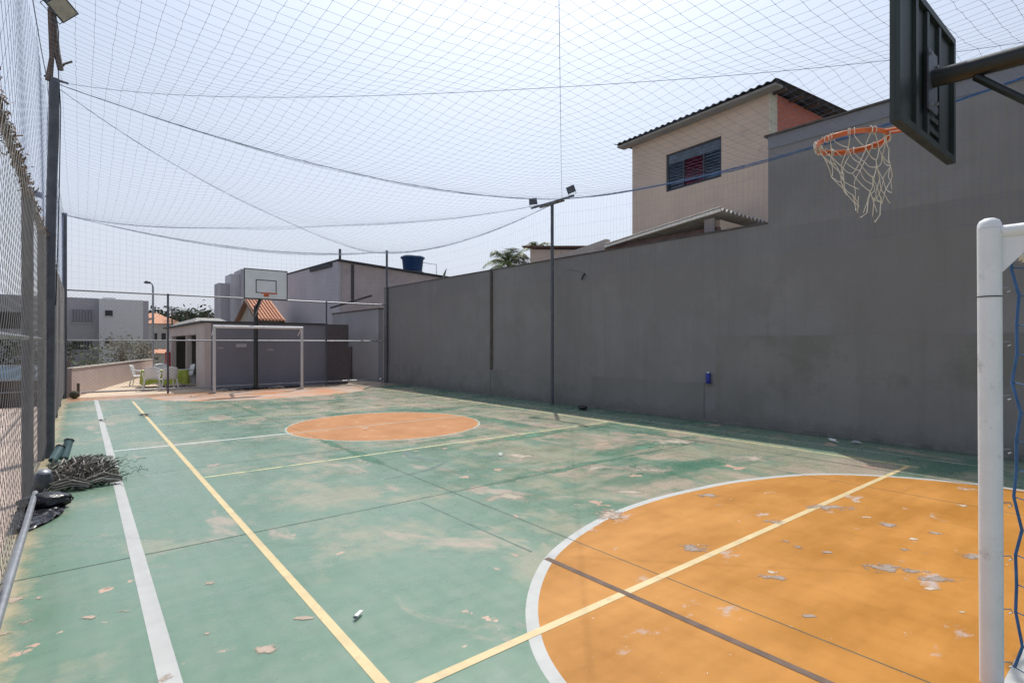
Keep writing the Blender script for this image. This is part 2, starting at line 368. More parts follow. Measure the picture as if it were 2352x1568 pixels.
strip('side_line', (8.60,-4), (8.40,18.2), .05, Z1, M_whiteworn, 'thin white side line in the shade of the right wall')
strip('volleyball_side_line', (1.04,2.06), (1.04,17.0), .052, Z3, M_yellow, 'yellow volleyball side line on the left')
strip('volleyball_side_line', (7.90,2.0), (7.80,17.0), .05, Z2, M_yellow2, 'worn yellow volleyball side line near the right wall')
strip('volleyball_end_line', (1.01,2.10), (7.92,2.10), .052, Z4, M_yellow, 'yellow volleyball end line crossing the orange area')
strip('volleyball_attack_line', (1.07,6.85), (7.8,6.85), .045, Z2, M_yellow2, 'thin yellow attack line crossing the green floor')
strip('volleyball_attack_line', (1.07,11.8), (7.8,11.8), .045, Z2, M_yellow2, 'thin pale attack line beyond the centre circle')
# joints
strip('floor_joint', (-.4,4.61), (8.9,4.60), .009, Z2+.0004, M_joint, 'dark joint running across the court')
strip('floor_joint', (-.4,14.1), (8.9,14.1), .009, Z2+.0004, M_joint, 'far dark joint running across the court')
strip('floor_joint', (2.93,0.2), (2.90,18.5), .009, Z1+.0004, M_joint, 'dark joint running the length of the court')
strip('floor_joint', (6.42,0.2), (6.40,18.5), .010, Z1+.0004, M_joint, 'dark joint running lengthwise through the orange area')
strip('repair_strip', (2.585,.6), (2.535,2.78), .046, Z4+.0005, M_patchline, 'grey repaired strip across the orange area')
strip('repair_strip', (2.53,2.93), (2.50,4.5), .018, Z2, M_skid, 'dark scuffed strip continuing onto the green')
def ribbon(name, pts, w, z, m, label):
    pts = catmull(pts, 6); n = len(pts); L_ = []; R_ = []
    for i, p in enumerate(pts):
        a = Vector(pts[max(i-1,0)]); b = Vector(pts[min(i+1,n-1)]); t = (b-a).normalized(); q = Vector((-t.y,t.x))*w/2*min(1,.25+4*min(i,n-1-i)/n)
        L_.append(tuple(Vector(p)+q)); R_.append(tuple(Vector(p)-q))
    vs = [(x,y,z) for x,y in L_]+[(x,y,z) for x,y in R_]
    return tag(MB().add(vs, [(i+1,i,n+i,n+i+1) for i in range(n-1)]).build(name, m), label, None, None, 'structure')
ribbon('scuff_mark', [(3.72,6.95),(3.5,6.7),(3.42,6.35),(3.5,6.05),(3.62,5.85)], .12, Z1, M_skid, 'hooked dark scuff on the green floor')
ribbon('scuff_mark', [(3.62,5.85),(3.2,5.6),(2.6,5.5)], .07, Z1, M_skid, 'long dark scuff on the green floor')
ribbon('scuff_mark', [(3.9,5.82),(4.15,5.78),(4.4,5.78)], .07, Z1, M_skid, 'short dark scuff on the green floor')

# worn patches: bare screed, salmon primer, rubbed tan (each an irregular flake of missing paint)
def flake_mat(name, c, sc, hard, rough=.75, c2=None):
    m = mat(name, c, rough, var=.12, scale=9, c2=c2); nt = m.node_tree; N = nt.nodes; L = nt.links
    uv = N.new('ShaderNodeTexCoord'); vd = N.new('ShaderNodeVectorMath'); vd.operation = 'DISTANCE'; vd.inputs[1].default_value = (.5,.5,0)
    L.new(uv.outputs['UV'], vd.inputs[0])
    n = N.new('ShaderNodeTexNoise'); n.inputs['Scale'].default_value = sc; n.inputs['Detail'].default_value = 8; n.inputs['Roughness'].default_value = .68
    L.new(uv.outputs['Object'], n.inputs['Vector'])
    ma = N.new('ShaderNodeMath'); ma.operation = 'MULTIPLY_ADD'; ma.inputs[1].default_value = -.62; L.new(vd.outputs['Value'], ma.inputs[0]); L.new(n.outputs['Fac'], ma.inputs[2])
    r = N.new('ShaderNodeMapRange'); r.inputs[1].default_value = .31; r.inputs[2].default_value = .31+hard; L.new(ma.outputs[0], r.inputs[0])
    L.new(r.outputs[0], N['Principled BSDF'].inputs['Alpha']); return m
M_pg = flake_mat('bare_grey_screed', (.30,.225,.16), 11, .12, c2=(.315,.265,.24))
M_pw = flake_mat('chalky_flake', (.47,.39,.29), 22, .08)
M_ps = flake_mat('salmon_primer', (.41,.32,.25), 12, .12)
M_pd = flake_mat('soaked_green_paint', (.06,.18,.11), 2.5, .2)
M_pt = flake_mat('rubbed_tan_paint', (.335,.315,.235), 4, .2, c2=(.42,.345,.28))
PATCHES = (('g',5.34,2.02,0.22,0.08),('g',4.83,2.92,0.13,0.06),('g',4.56,2.14,0.08,0.07),('g',3.50,2.25,0.12,0.07),('g',4.19,1.25,0.14,0.07),('g',4.26,1.12,0.09,0.03),('g',4.26,0.97,0.11,0.05),('g',3.46,1.65,0.08,0.04),('g',4.91,0.92,0.09,0.07),('g',5.20,1.52,0.08,0.06),('g',5.28,1.22,0.06,0.04),('g',4.17,1.88,0.04,0.03),('g',3.12,1.29,0.04,0.02),('g',4.12,1.77,0.04,0.03),('g',4.18,1.60,0.04,0.02),('g',4.67,1.27,0.04,0.03),('w',3.84,0.77,0.02,0.02),('w',4.06,0.96,0.06,0.02),('w',6.35,1.29,0.04,0.04),('w',5.73,1.93,0.03,0.03),('w',3.54,1.68,0.03,0.02),('w',5.28,1.71,0.05,0.02),('w',4.98,1.29,0.04,0.03),('g',3.64,3.14,0.10,0.14),('s',3.61,3.14,0.11,0.13),('s',-0.33,4.29,0.06,0.06),('s',-0.20,4.21,0.03,0.03),('s',-0.23,3.88,0.04,0.04),('s',0.03,3.75,0.04,0.02),('s',0.13,4.13,0.03,0.03),('s',0.18,3.72,0.03,0.01),('s',0.71,2.82,0.07,0.04),('s',0.95,3.00,0.07,0.02),('s',0.62,3.81,0.04,0.04),('s',-0.31,3.81,0.03,0.04),('s',0.29,2.85,0.04,0.03),('s',0.51,3.15,0.02,0.02),('t',6.85,3.51,0.43,0.29),('t',4.94,4.37,0.45,0.23),('t',5.30,3.94,0.31,0.20),('t',4.50,5.53,0.26,0.33),('t',9.10,5.41,0.24,0.27),('t',7.08,4.93,0.54,0.30),('t',4.21,12.05,0.34,0.31),('t',2.98,13.77,0.20,0.26),('t',3.24,4.15,0.34,0.16),('t',4.33,3.48,0.26,0.11),)
def worn(i, k, x, y, w, h):
    rnd = random.Random(i*7+1); u = Vector((.7804,-.6252)); v = Vector((.6252,.7804))
    m, nm, what, z = {'g': (M_pg,'bare_patch','bare grey patch where the orange paint has peeled', Z4+.0003), 'w': (M_pw,'paint_chip','small chalky chip in the orange paint', Z4+.0003),
                's': (M_ps,'peeled_patch','salmon patch where the green paint has peeled', Z4+.0003), 't': (M_pt,'rubbed_patch','rubbed tan area of the green floor', Z1*.4)}[k]
    z += (i % 5)*.00015; p = Vector((x,y)); w *= 1.5; h *= 1.5
    o = MB().add([(*(p-u*w-v*h),z),(*(p+u*w-v*h),z),(*(p+u*w+v*h),z),(*(p-u*w+v*h),z)], [(0,1,2,3)]).build(nm, m)
    ul = o.data.uv_layers.new(name='uv')
    for li, q in enumerate(((0,0),(1,0),(1,1),(0,1))): ul.data[li].uv = q
    tag(o, what, None, None, 'structure')
for i, pp in enumerate(PATCHES): worn(i, *pp)
for i, (x,y,w,h) in enumerate(((5.4,4.62,2.7,.16),(6.6,4.9,2.2,.30),(2.92,7.4,.14,2.6),(2.92,13.6,.16,2.6),(5.6,6.6,1.6,.25),(6.3,8.2,.3,2.2),(4.6,7.2,1.4,.2))):
    z = Z1*.6+i*.00004; o = MB().add([(x-w,y-h,z),(x+w,y-h,z),(x+w,y+h,z),(x-w,y+h,z)], [(0,1,2,3)]).build('damp_streak', M_pd)
    ul = o.data.uv_layers.new(name='uv')
    for li, q in enumerate(((0,0),(1,0),(1,1),(0,1))): ul.data[li].uv = q
    tag(o, 'dark green soaked streak along a floor joint', None, None, 'structure')

# ================================================================== RIGHT WALLS
def wall_block(mb, y0, y1, z0, z1, d=0.0, th=.2):
    mb.hexa([(wx(y0)-d,y0,z0),(wx(y0)+th,y0,z0),(wx(y1)+th,y1,z0),(wx(y1)-d,y1,z0)],
            [(wx(y0)-d,y0,z1),(wx(y0)+th,y0,z1),(wx(y1)+th,y1,z1),(wx(y1)-d,y1,z1)])
t = thing('boundary_wall', 'long grey rendered wall along the right side of the court', 'wall', (0,0,0))
mb = MB(); wall_block(mb, 4.572, 19.3, -.7, 3.6); wall_block(mb, -8, 4.5715, -.7, 3.5); mb.build('wall', M_wall, t)
mb = MB(); wall_block(mb, 5.80, 12.45, 0, .73, .012, 0); mb.build('plinth_band', M_wall2, t)
mb = MB(); wall_block(mb, 12.55, 19.0, 0, .73, .012, 0); mb.build('plinth_band', M_wall2, t)
mb = MB(); wall_block(mb, -8, 5.56, 0, 1.63, .013, 0); mb.build('raised_panel', M_wall2, t)
mb = MB(); wall_block(mb, 4.60, 19.25, 3.602, 3.63, .02, .22); mb.build('coping', M_cap, t)
mb = MB(); wall_block(mb, 12.46, 12.54, .74, 3.58, .05, 0); mb.build('expansion_strip', M_cap, t)
mb = MB(); wall_block(mb, -8, 18.9, .001, .05, .07, 0); mb.build('mortar_skirt', mat('dirty_mortar', (.17,.17,.16), .95, var=.25, scale=5), t)
t = thing('tall_wall', 'taller grey rendered house wall at the near right above the boundary wall', 'wall', (0,0,0))
mb = MB(); wall_block(mb, -8, 4.57, 3.5, 5.12, 0, .3); mb.build('wall', mat('taupe_grey_render', (.236,.229,.226), .9, var=.08, scale=.9, bump=.35, bscale=22, stain=(.22,.212,.208), stain_t=.5, stain_scale=.8, drip=(.19,.18,.17)), t)
mb = MB(); wall_block(mb, -8, 4.566, 4.90, 5.118, .018, 0); mb.build('top_band', mat('bluish_grey_render', (.22,.225,.25), .9, var=.06, bump=.2), t)
mb = MB(); wall_block(mb, -8, 4.62, 5.122, 5.15, .06, .34); mb.build('coping', M_cap, t)
# can in a niche
t = thing('drink_can', 'blue can standing on the ledge of the grey wall', 'can', (wx(5.69)-.045, 5.69, .735))
MB().lathe([(0,0),(.038,0),(.044,.012),(.044,.175),(.036,.19),(0,.19)], 14).build('can_body', M_canblue, t)
MB().lathe([(0,.192),(.024,.192),(.026,.215),(.014,.22),(0,.22)], 10).build('can_top', M_plastic, t)
o = MB().box((-.09,-.07,-.008),(.045,.08,.0)).build('ledge_bracket', M_wall2); o.location = (wx(5.69)-.02,5.69,.734)
tag(o, 'small grey ledge on the wall carrying the blue can', 'ledge')
# small wall conduit fitting
t = thing('wall_fitting', 'small dark cable fitting on the grey wall near its top', 'fitting', (wx(8.9), 8.9, 3.1))
MB().tube([(0,0,.05),(-.06,0,0),(-.08,.02,-.1)], .022).build('bracket', M_blacksteel, t)
MB().tube([(0,0,.06),(-.01,.4,.18),(-.01,.75,.2)], .004, 5).build('cable', M_blacksteel, t)

# ================================================================== WIRE / NET BUILDERS
def chain_link(p0, p1, z0, z1, pitch=.065, r=.0016, jitter=0.0):
    """diamond mesh between ground points p0,p1"""
    a = Vector((*p0,0)); b = Vector((*p1,0)); L_ = (b-a).length; d = (b-a)/L_; H = z1-z0; mb = MB()
    n = Vector((-d.y,d.x,0))
    s = -H
    while s < L_:
        for sg in (0,1):
            u0, v0, u1, v1 = s, 0, s+H, H
            if u0 < 0: v0 = -u0; u0 = 0
            if u1 > L_: v1 = H-(u1-L_); u1 = L_
            if v1-v0 > .02:
                off = n*(r*1.2*(1 if sg else -1))
                if sg == 0: P = [(u0,v0),(u1,v1)]
                else: P = [(u0,H-v0),(u1,H-v1)]
                k = max(1, int((u1-u0)/.35)) if jitter else 1
                pts = []
                for i in range(k+1):
                    uu = P[0][0]+(P[1][0]-P[0][0])*i/k; vv = P[0][1]+(P[1][1]-P[0][1])*i/k
                    w = jitter*noise.noise(Vector((uu*.9,vv*.9,3.1))) if jitter else 0
                    pts.append(a+d*uu+Vector((0,0,z0+vv))+off+n*w)
                mb.tube(pts, r, 3, False, False)
        s += pitch*1.414
    return mb
def net_grid(fn, nu, nv, r=.0018, wob=.006, seed=0, knots=0):
    rnd = random.Random(seed); mb = MB()
    P = [[Vector(fn(i/nu, j/nv))+Vector((rnd.uniform(-wob,wob),rnd.uniform(-wob,wob),rnd.uniform(-wob,wob))) for i in range(nu+1)] for j in range(nv+1)]
    if knots:
        for row in P:
            for p in row:
                k = knots; mb.add([p+Vector((k,0,0)),p+Vector((0,k,0)),p-Vector((k,0,0)),p-Vector((0,k,0)),p+Vector((0,0,k)),p-Vector((0,0,k))], [(0,1,4),(1,2,4),(2,3,4),(3,0,4),(1,0,5),(2,1,5),(3,2,5),(0,3,5)])
    for j in range(nv+1): mb.tube(P[j], r, 3, False, False)
    for i in range(nu+1): mb.tube([P[j][i] for j in range(nv+1)], r, 3, False, False)
    return mb

XL, XR, Y0, YM, YF, ZT = -.35, 9.08, -.3, 9.4, 19.0, 4.98
def roof_z(x, y, extra=.22):
    u = (x-XL)/(XR-XL)
    v = (y-Y0)/(YM-Y0) if y < YM else (y-YM)/(YF-YM)
    u = min(max(u,0),1); v = min(max(v,0),1)
    p, q = 4*u*(1-u), 4*v*(1-v)
    s = .40*p + .36*q - .27*p*q
    g = abs(u-v)*abs(u+v-1)*min(u,1-u,v,1-v)/.0185
    return ZT - s - extra*min(1.2, g**.8)
# roof net
t = thing('roof_net', 'blue sports net stretched over the whole court between the poles', 'net', (0,0,0))
net_grid(lambda u,v: (XL+(XR-XL)*u, Y0+(YM-Y0)*v, roof_z(XL+(XR-XL)*u, Y0+(YM-Y0)*v)), 62, 64, .0013, .007, 1, .0042).build('net_mesh', M_net, t)
net_grid(lambda u,v: (XL+(XR-XL)*u, YM+(YF-YM)*v, roof_z(XL+(XR-XL)*u, YM+(YF-YM)*v)), 62, 64, .0013, .007, 2).build('net_mesh', M_net, t)
def cable(a, b, r=.004, n=40, m=None, parent=None, bunch=0, name='support_cable', seed=0):
    rnd = random.Random(seed)
    pts = []
    for i in range(n+1):
        x = a[0]+(b[0]-a[0])*i/n; y = a[1]+(b[1]-a[1])*i/n
        yy = y if (a[1]+b[1])/2 < YM or y <= YM else y
        # stay inside the bay the cable belongs to
        if (a[1]+b[1])/2 > YM: yy = max(y, YM+1e-6)
        else: yy = min(y, YM-1e-6)
        pts.append((x, y, roof_z(x, yy, 0)-.004))
    mb = MB(); mb.tube(pts, r, 5, False)
    for k in range(bunch):                        # slack net gathered along the cable
        ph = rnd.uniform(0,6); am = rnd.uniform(.015,.05)
        q = [(p[0]+am*.5*math.sin(i*.9+ph), p[1]+am*.5*math.cos(i*.8+ph), p[2]-am*(.6+.5*math.sin(i*.55+ph))*math.sin(math.pi*i/n)) for i, p in enumerate(pts)]
        mb.tube(q, .0016, 3, False, False)
    return mb.build(name, m or M_cable, parent)
cable((XL,Y0),(XR,YM), .003, parent=t); cable((XL,YM),(XR,Y0), .003, parent=t)
cable((XL,YM),(XR,YM+1e-4), .0024, parent=t, bunch=7, seed=3)
cable((XL,YM),(XR,YF), .0024, parent=t, bunch=3, seed=4); cable((XL,YF),(XR,YM), .0024, parent=t, bunch=4, seed=5)
cable((XL,YF),(XR,YF), .0032, parent=t, bunch=8, seed=6)
cable((XR,YM),(XR,YF), .0032, parent=t, bunch=7, seed=7)
cable((XR,Y0),(XR,YM), .006, m=M_rope, parent=t, bunch=22, seed=8)
cable((XL,Y0),(XL,YM), .005, parent=t); cable((XL,YM),(XL,YF), .0024, parent=t, bunch=2)
# hanging side nets
def curtain(name, label, fn, nu, nv, seed, m=M_net, r=.0011, wob=.006):
    o = net_grid(fn, nu, nv, r, wob, seed).build(name, m); return tag(o, label, 'net')
curtain('end_net', 'net curtain hanging above the far fence', lambda u,v: (XL+(XR-XL)*u, YF, 2.96+(roof_z(XL+(XR-XL)*u, YF, 0)-2.97)*v), 62, 12, 11, r=.0013)
curtain('side_net', 'net curtain hanging along the top of the right wall', lambda u,v: (XR, Y0+(YF-Y0)*u, 3.05+(roof_z(XR, Y0+(YF-Y0)*u, 0)-3.06)*v), 210, 6, 12, m=M_rope, r=.0010, wob=.014)
# left net: diamonds
def left_net():
    mb = MB(); rnd = random.Random(5); p = .15; y0, y1, z0 = 0.5, YF, 2.95
    H = 2.0; s = y0-H
    while s < y1:
        for sg in (0,1):
            pts = []
            for i in range(19):
                v = i/18*H; y = s+v if sg == 0 else s+H-v
                z = z0+v
                if y < y0 or y > y1: continue
                zt = roof_z(XL, y, 0)
                if z > zt: continue
                pts.append((XL-.02+.012*math.sin(y*2.1+z), y+rnd.uniform(-.004,.004), z))
            if len(pts) > 1: mb.tube(pts, .0016, 3, False, False)
        s += p*1.41
    return mb.build('side_net', M_net)
tag(left_net(), 'diamond net curtain above the left chain link fence', 'net')
# loose folds of net drooping beside the left pole
mb = MB(); rnd = random.Random(9)
for k in range(16):
    ph = rnd.uniform(0,6); y = 9.75+rnd.uniform(0,.9); x = -.34+rnd.uniform(-.03,.03)
    mb.tube([(x+.02*math.sin(z*3+ph), y+.05*math.sin(z*2.2+ph), z) for z in [2.0+i*.25 for i in range(12)]], .0018, 3, False, False)
tag(mb.build('net_bundle', mat('pale_blue_net', (.30,.38,.50), .8)), 'pale gathered net hanging down behind the tall left pole', 'net')

# ================================================================== FENCES
def fence(name, label, A, B, posts, zt, rails, wire_m, pr=.03, rr_=.022, skip=()):
    t = thing(name, label, 'fence', (0,0,0))
    a = Vector((*A,0)); b = Vector((*B,0)); L_ = (b-a).length; d = (b-a)/L_
    for s, r in posts:
        p = a+d*s; MB().tube([p, p+Vector((0,0,zt+.03))], r, 12).build('post', M_steel, t)
    for z, m, s0, s1, r in rails:
        MB().tube([a+d*s0+Vector((0,0,z)), a+d*s1+Vector((0,0,z))], r, 10).build('rail', m, t)
    return t
ft = fence('far_fence', 'chain link fence with three pipe rails across the far end of the court', (XL,YF),(9.12,YF),
      [(2.38,.028),(7.14,.028)], 2.95, [(2.95,M_galv,0,9.44,.023),(1.58,M_galv,0,9.44,.02),(.14,M_galv,.35,9.44,.024)], M_wire)
chain_link((XL,YF-.03),(9.12,YF-.03),.15,2.94,.075,.0013).build('chain_link', M_wire, ft)
lt = fence('left_fence', 'chain link fence along the left side of the court', (-.40,-1.0),(-.40,YF),
      [(2.5,.04),(5.15,.04),(7.92,.045),(10.12,.035),(12.8,.035),(15.2,.035),(17.6,.035)], 2.93,
      [(2.93,M_galv,0,20,.024),(1.55,M_galv,0,20,.022)], M_wire)
MB().tube([(-.328,-1,.12),(-.328,5.6,.11),(-.33,6.62,.12),(-.335,6.70,.08)], .023, 14).build('rail', M_galv, lt)
chain_link((-.352,-1),(-.352,YF),.17,2.92,.092,.0016,.012).build('chain_link', M_wire, lt)
# dry creeper along the top rail
def creeper():
    mb = MB(); rnd = random.Random(21)
    for k in range(420):
        y = 3.4+rnd.random()**1.1*9.5; z = 2.93+rnd.gauss(0,.022); x = -.39+rnd.gauss(0,.02)
        l = rnd.uniform(.05,.14); a = rnd.uniform(0,6.28)
        pts = [Vector((x,y,z))]
        for i in range(4): a += rnd.uniform(-1,1); pts.append(pts[-1]+Vector((rnd.uniform(-.02,.02), math.cos(a)*l/4, math.sin(a)*l/6)))
        mb.tube(pts, rnd.uniform(.002,.006), 4, False, False)
    for k in range(1500):
        y = 3.4+rnd.random()**1.1*9.5; c = Vector((-.39+rnd.gauss(0,.022), y, 2.93+rnd.gauss(0,.028)))
        u = Vector((rnd.gauss(0,1),rnd.gauss(0,1),rnd.gauss(0,1))).normalized(); v = u.orthogonal().normalized(); l = rnd.uniform(.008,.025)
        mb.add([c-u*l, c+v*l*.5, c+u*l, c-v*l*.5], [(0,1,2,3)])
    return mb
tag(creeper().build('dry_creeper', M_rustwire), 'brown dried creeper tangled along the top rail of the left fence', 'creeper')

# ================================================================== POLES WITH FLOODLIGHTS
def aim(d, roll=0):
    q = Vector(d).normalized().to_track_quat('-Y', 'Z'); return (q @ Matrix.Rotation(R(roll), 4, 'Y').to_quaternion()).to_euler()
def floodlight(parent, loc, rot, s=.22, name='floodlight', gl=None):
    w, h, d = s, s*.8, s*.25
    f = MB(); f.box((-w/2,-d/2,0),(w/2,d/2,h))
    for i in range(7): f.box((-w/2+.01+i*(w-.03)/6, d/2, .01),(-w/2+.016+i*(w-.03)/6, d/2+.03, h-.01))
    o = f.build(name, M_floodbody, parent, .004); o.location = loc; o.rotation_euler = rot
    MB().box((-w/2+.018,-d/2-.004,.02),(w/2-.018,-d/2-.0005,h-.018)).build('glass', gl or M_floodglass, o)
    MB().tube([(-w/2-.006,0,h*.5),(-w/2-.006,0,-.04),(w/2+.006,0,-.04),(w/2+.006,0,h*.5)], .007, 6, False).build('bracket', M_steel, o)
    return o
M_dg = mat('dark_floodlight_glass', (.09,.10,.12), .35, spec=.2)
t = thing('light_pole', 'tall bent dark pole by the left fence with timber extension and one floodlight', 'pole', (-.33,9.33,0))
MB().tube([(0,0,0),(.0,0,1.2),(.012,0,2.6),(.03,0,3.6),(.05,0,4.3),(.055,0,4.99)], [.062,.062,.058,.056,.058,.058], 14).build('pole', M_steel, t)
MB().tube([(.0,0,4.95),(.03,-.02,5.25),(.02,0,5.9)], [.045,.03,.04], 6, False).build('timber_batten', M_wood, t)
MB().tube([(.12,-.02,5.12),(.08,0,5.35),(.04,.02,5.85)], [.035,.04,.03], 5, False).build('timber_batten', M_wood, t)
MB().tube([(.10,0,5.12),(.16,0,5.22),(.24,-.02,5.27)], .014, 5, False).build('timber_offcut', M_wood, t)
MB().tube([(-.05,0,5.0),(.2,.0,4.97)], .014, 6).build('hook', M_steel, t)
floodlight(t, (.04,-.02,5.86), aim((.45,-.75,-.75), 28), .30)
MB().tube([(.06,-.03,5.9),(.10,-.05,5.6),(.09,-.03,5.2),(.12,-.02,4.6),(.10,-.02,3.2),(.07,-.02,2.0)], .006, 5, False).build('cable', M_blacksteel, t)
t = thing('corner_pole', 'tall dark pole at the far left corner of the court', 'pole', (XL,YF-.05,0))
MB().tube([(0,0,0),(0,0,5.0)], .055, 12).build('pole', M_steel, t); MB().lathe([(.062,4.99),(.062,5.02),(0,5.03)],12).build('cap', M_steel, t)
t = thing('corner_pole', 'tall slim dark pole at the far right corner of the court', 'pole', (XR,YF-.05,0))
MB().tube([(0,0,0),(0,0,5.0)], .042, 12).build('pole', M_steel, t); MB().lathe([(.05,4.99),(.05,5.02),(0,5.03)],12).build('cap', M_steel, t)
t = thing('floodlight_pole', 'slim dark pole against the grey wall carrying a crossbar with two floodlights', 'pole', (9.0,9.66,0))
MB().tube([(0,0,0),(0,0,4.9)], .04, 12).build('pole', M_steel, t)
MB().tube([(0,.78,4.95),(0,-.74,4.95)], .026, 6, False).build('crossbar', M_steel, t)
MB().tube([(0,.45,4.9),(0,-.42,4.9)], .02, 6, False).build('crossbar_brace', M_wood, t)
MB().tube([(0,0,4.75),(.0,.06,4.92)], .02, 6, False).build('gusset', M_steel, t)
floodlight(t, (-.02,.68,5.02), aim((-1,-.5,-.25)), .20, gl=M_dg)
floodlight(t, (-.02,-.70,5.02), aim((-1,-.25,-.4), -10), .20, gl=M_dg)

# ================================================================== GOALS
def goal(name, label, loc, lean=0.0, chipped=False, s=1, feet=True):
    """s=+1: mouth toward +Y, net depth toward -Y"""
    t = thing(name, label, 'goal', loc); r = .042; w = 2.56; h = 2.0
    for k, x in enumerate((0, w)):
        ln = lean if k == 0 else 0
        if chipped: MB().tube([(x,0,0),(x,0,h)], r, 16).build('post', M_goalrust, t)
        else:
            m = MB(); m.tube([(x+ln,0,0),(x,0,h)], r, 20, True, False)
            m.lathe([(r,h),(r*.97,h+.018),(r*.8,h+.034),(r*.45,h+.043),(0,h+.046)], 20, (x,0,0)); m.build('post', M_goalw, t)
            MB().lathe([(r+.0008,1.70),(r+.0012,1.702),(r+.0008,1.705)], 20, (x,0,0)).build('joint_ring', M_boardline, t)
    z = h+.0 if chipped else h-.03
    MB().tube([(-.03 if chipped else .02,0,z),(w+.03 if chipped else w-.02,0,z)], r, 16).build('crossbar', M_goalw, t)
    if not chipped:
        for x in (0, w):
            MB().tube([(x+.012,-.03*s,z+.012),(x+.012,-.75*s,z+.012)], .027, 12).build('depth_bar', M_goalw, t)
            MB().prism([(0,0),(.14,0),(0,-.14)], -.004, .004).build('gusset', M_goalw, t)
            g = t.children[-1] if t.children else None
        for o in [q for q in COL.objects if q.parent == t and q.name.startswith('gusset')]:
            pass
    else:
        for x in (0, w):
            MB().box((x-.16,-.06,0),(x+.03,.06,.02)).build('foot', M_steel, t)
            MB().tube([(x,.02,h-.01),(x,.42,h-.25)], .014, 8).build('back_stay', M_goalw, t)
    return t
tg = goal('near_goal', 'close white round-post goal at the right edge with its top corner visible', (3.095,.53,0), .045)
for o in [q for q in list(COL.objects) if q.parent == tg and q.name.split('.')[0] == 'gusset']: bpy.data.objects.remove(o)
for x in (0, 2.56):
    MB().add([(x+.008,-.035,1.985),(x+.008,-.20,1.985),(x+.008,-.035,1.80),(x+.014,-.035,1.985),(x+.014,-.20,1.985),(x+.014,-.035,1.80)],
             [(0,1,2),(5,4,3),(0,3,4,1),(1,4,5,2),(2,5,3,0)]).build('gusset', M_goalw, tg)
for i in range(8):
    z = 1.74-.235*i
    m = MB(); px_ = .045*(1-z/2)
    m.tube([(px_+.036,-.03,z),(px_+.058,-.055,z+.002),(px_+.062,-.06,z-.012),(px_+.05,-.05,z-.018)], .0028, 5, False); m.build('net_hook', M_galv, tg)
goal('far_goal', 'small white goal with chipped posts in front of the far fence', (3.11,18.12,.0), chipped=True)
# near goal net (cord along the post and meshes)
def goal_net():
    mb = MB(); rnd = random.Random(3); nz_, ny = 15, 9
    G = []
    for j in range(nz_+1):
        z = 1.96-1.9*j/nz_; row = []
        for i in range(ny+1):
            y = .455-i*.12; sag = .02*math.sin(j*1.7+i)+(.018 if j % 2 else -.012)
            row.append(Vector((3.175+(2.0-z)*.022+ (sag if i == 0 else rnd.uniform(-.02,.02)), y+(sag*.6 if i == 0 else 0), z - (0 if i == 0 else .03*math.sin(i)))))
        G.append(row)
    mb.tube([G[j][0] for j in range(nz_+1)], .006, 6)
    for i in range(1, ny+1): mb.tube([G[j][i] for j in range(nz_+1)], .0026, 4, False, False)
    for j in range(nz_+1): mb.tube(G[j], .0026, 4, False, False)
    # roof edge cord wrapped over crossbar
    for k in range(26):
        x = 3.2+k*.095; mb.tube([(x,.53+.046,1.965),(x+.02,.53,2.02),(x+.04,.53-.046,1.965),(x+.02,.53,1.92),(x,.53+.046,1.965)], .003, 4, False, False)
    for k in range(26): x = 3.2+k*.095; mb.tube([(x,.49,1.94),(x+rnd.uniform(-.03,.03),.2,1.9),(x,-.3,1.85)], .0026, 4, False, False)
    for k in range(1, 9): mb.tube([(3.18+q*.1,.49-k*.1,1.93+.02*math.sin(q+k)) for q in range(25)], .0026, 4, False, False)
    return mb
tag(goal_net().build('goal_net', M_rope), 'blue cord net hooked onto the near white goal', 'net')

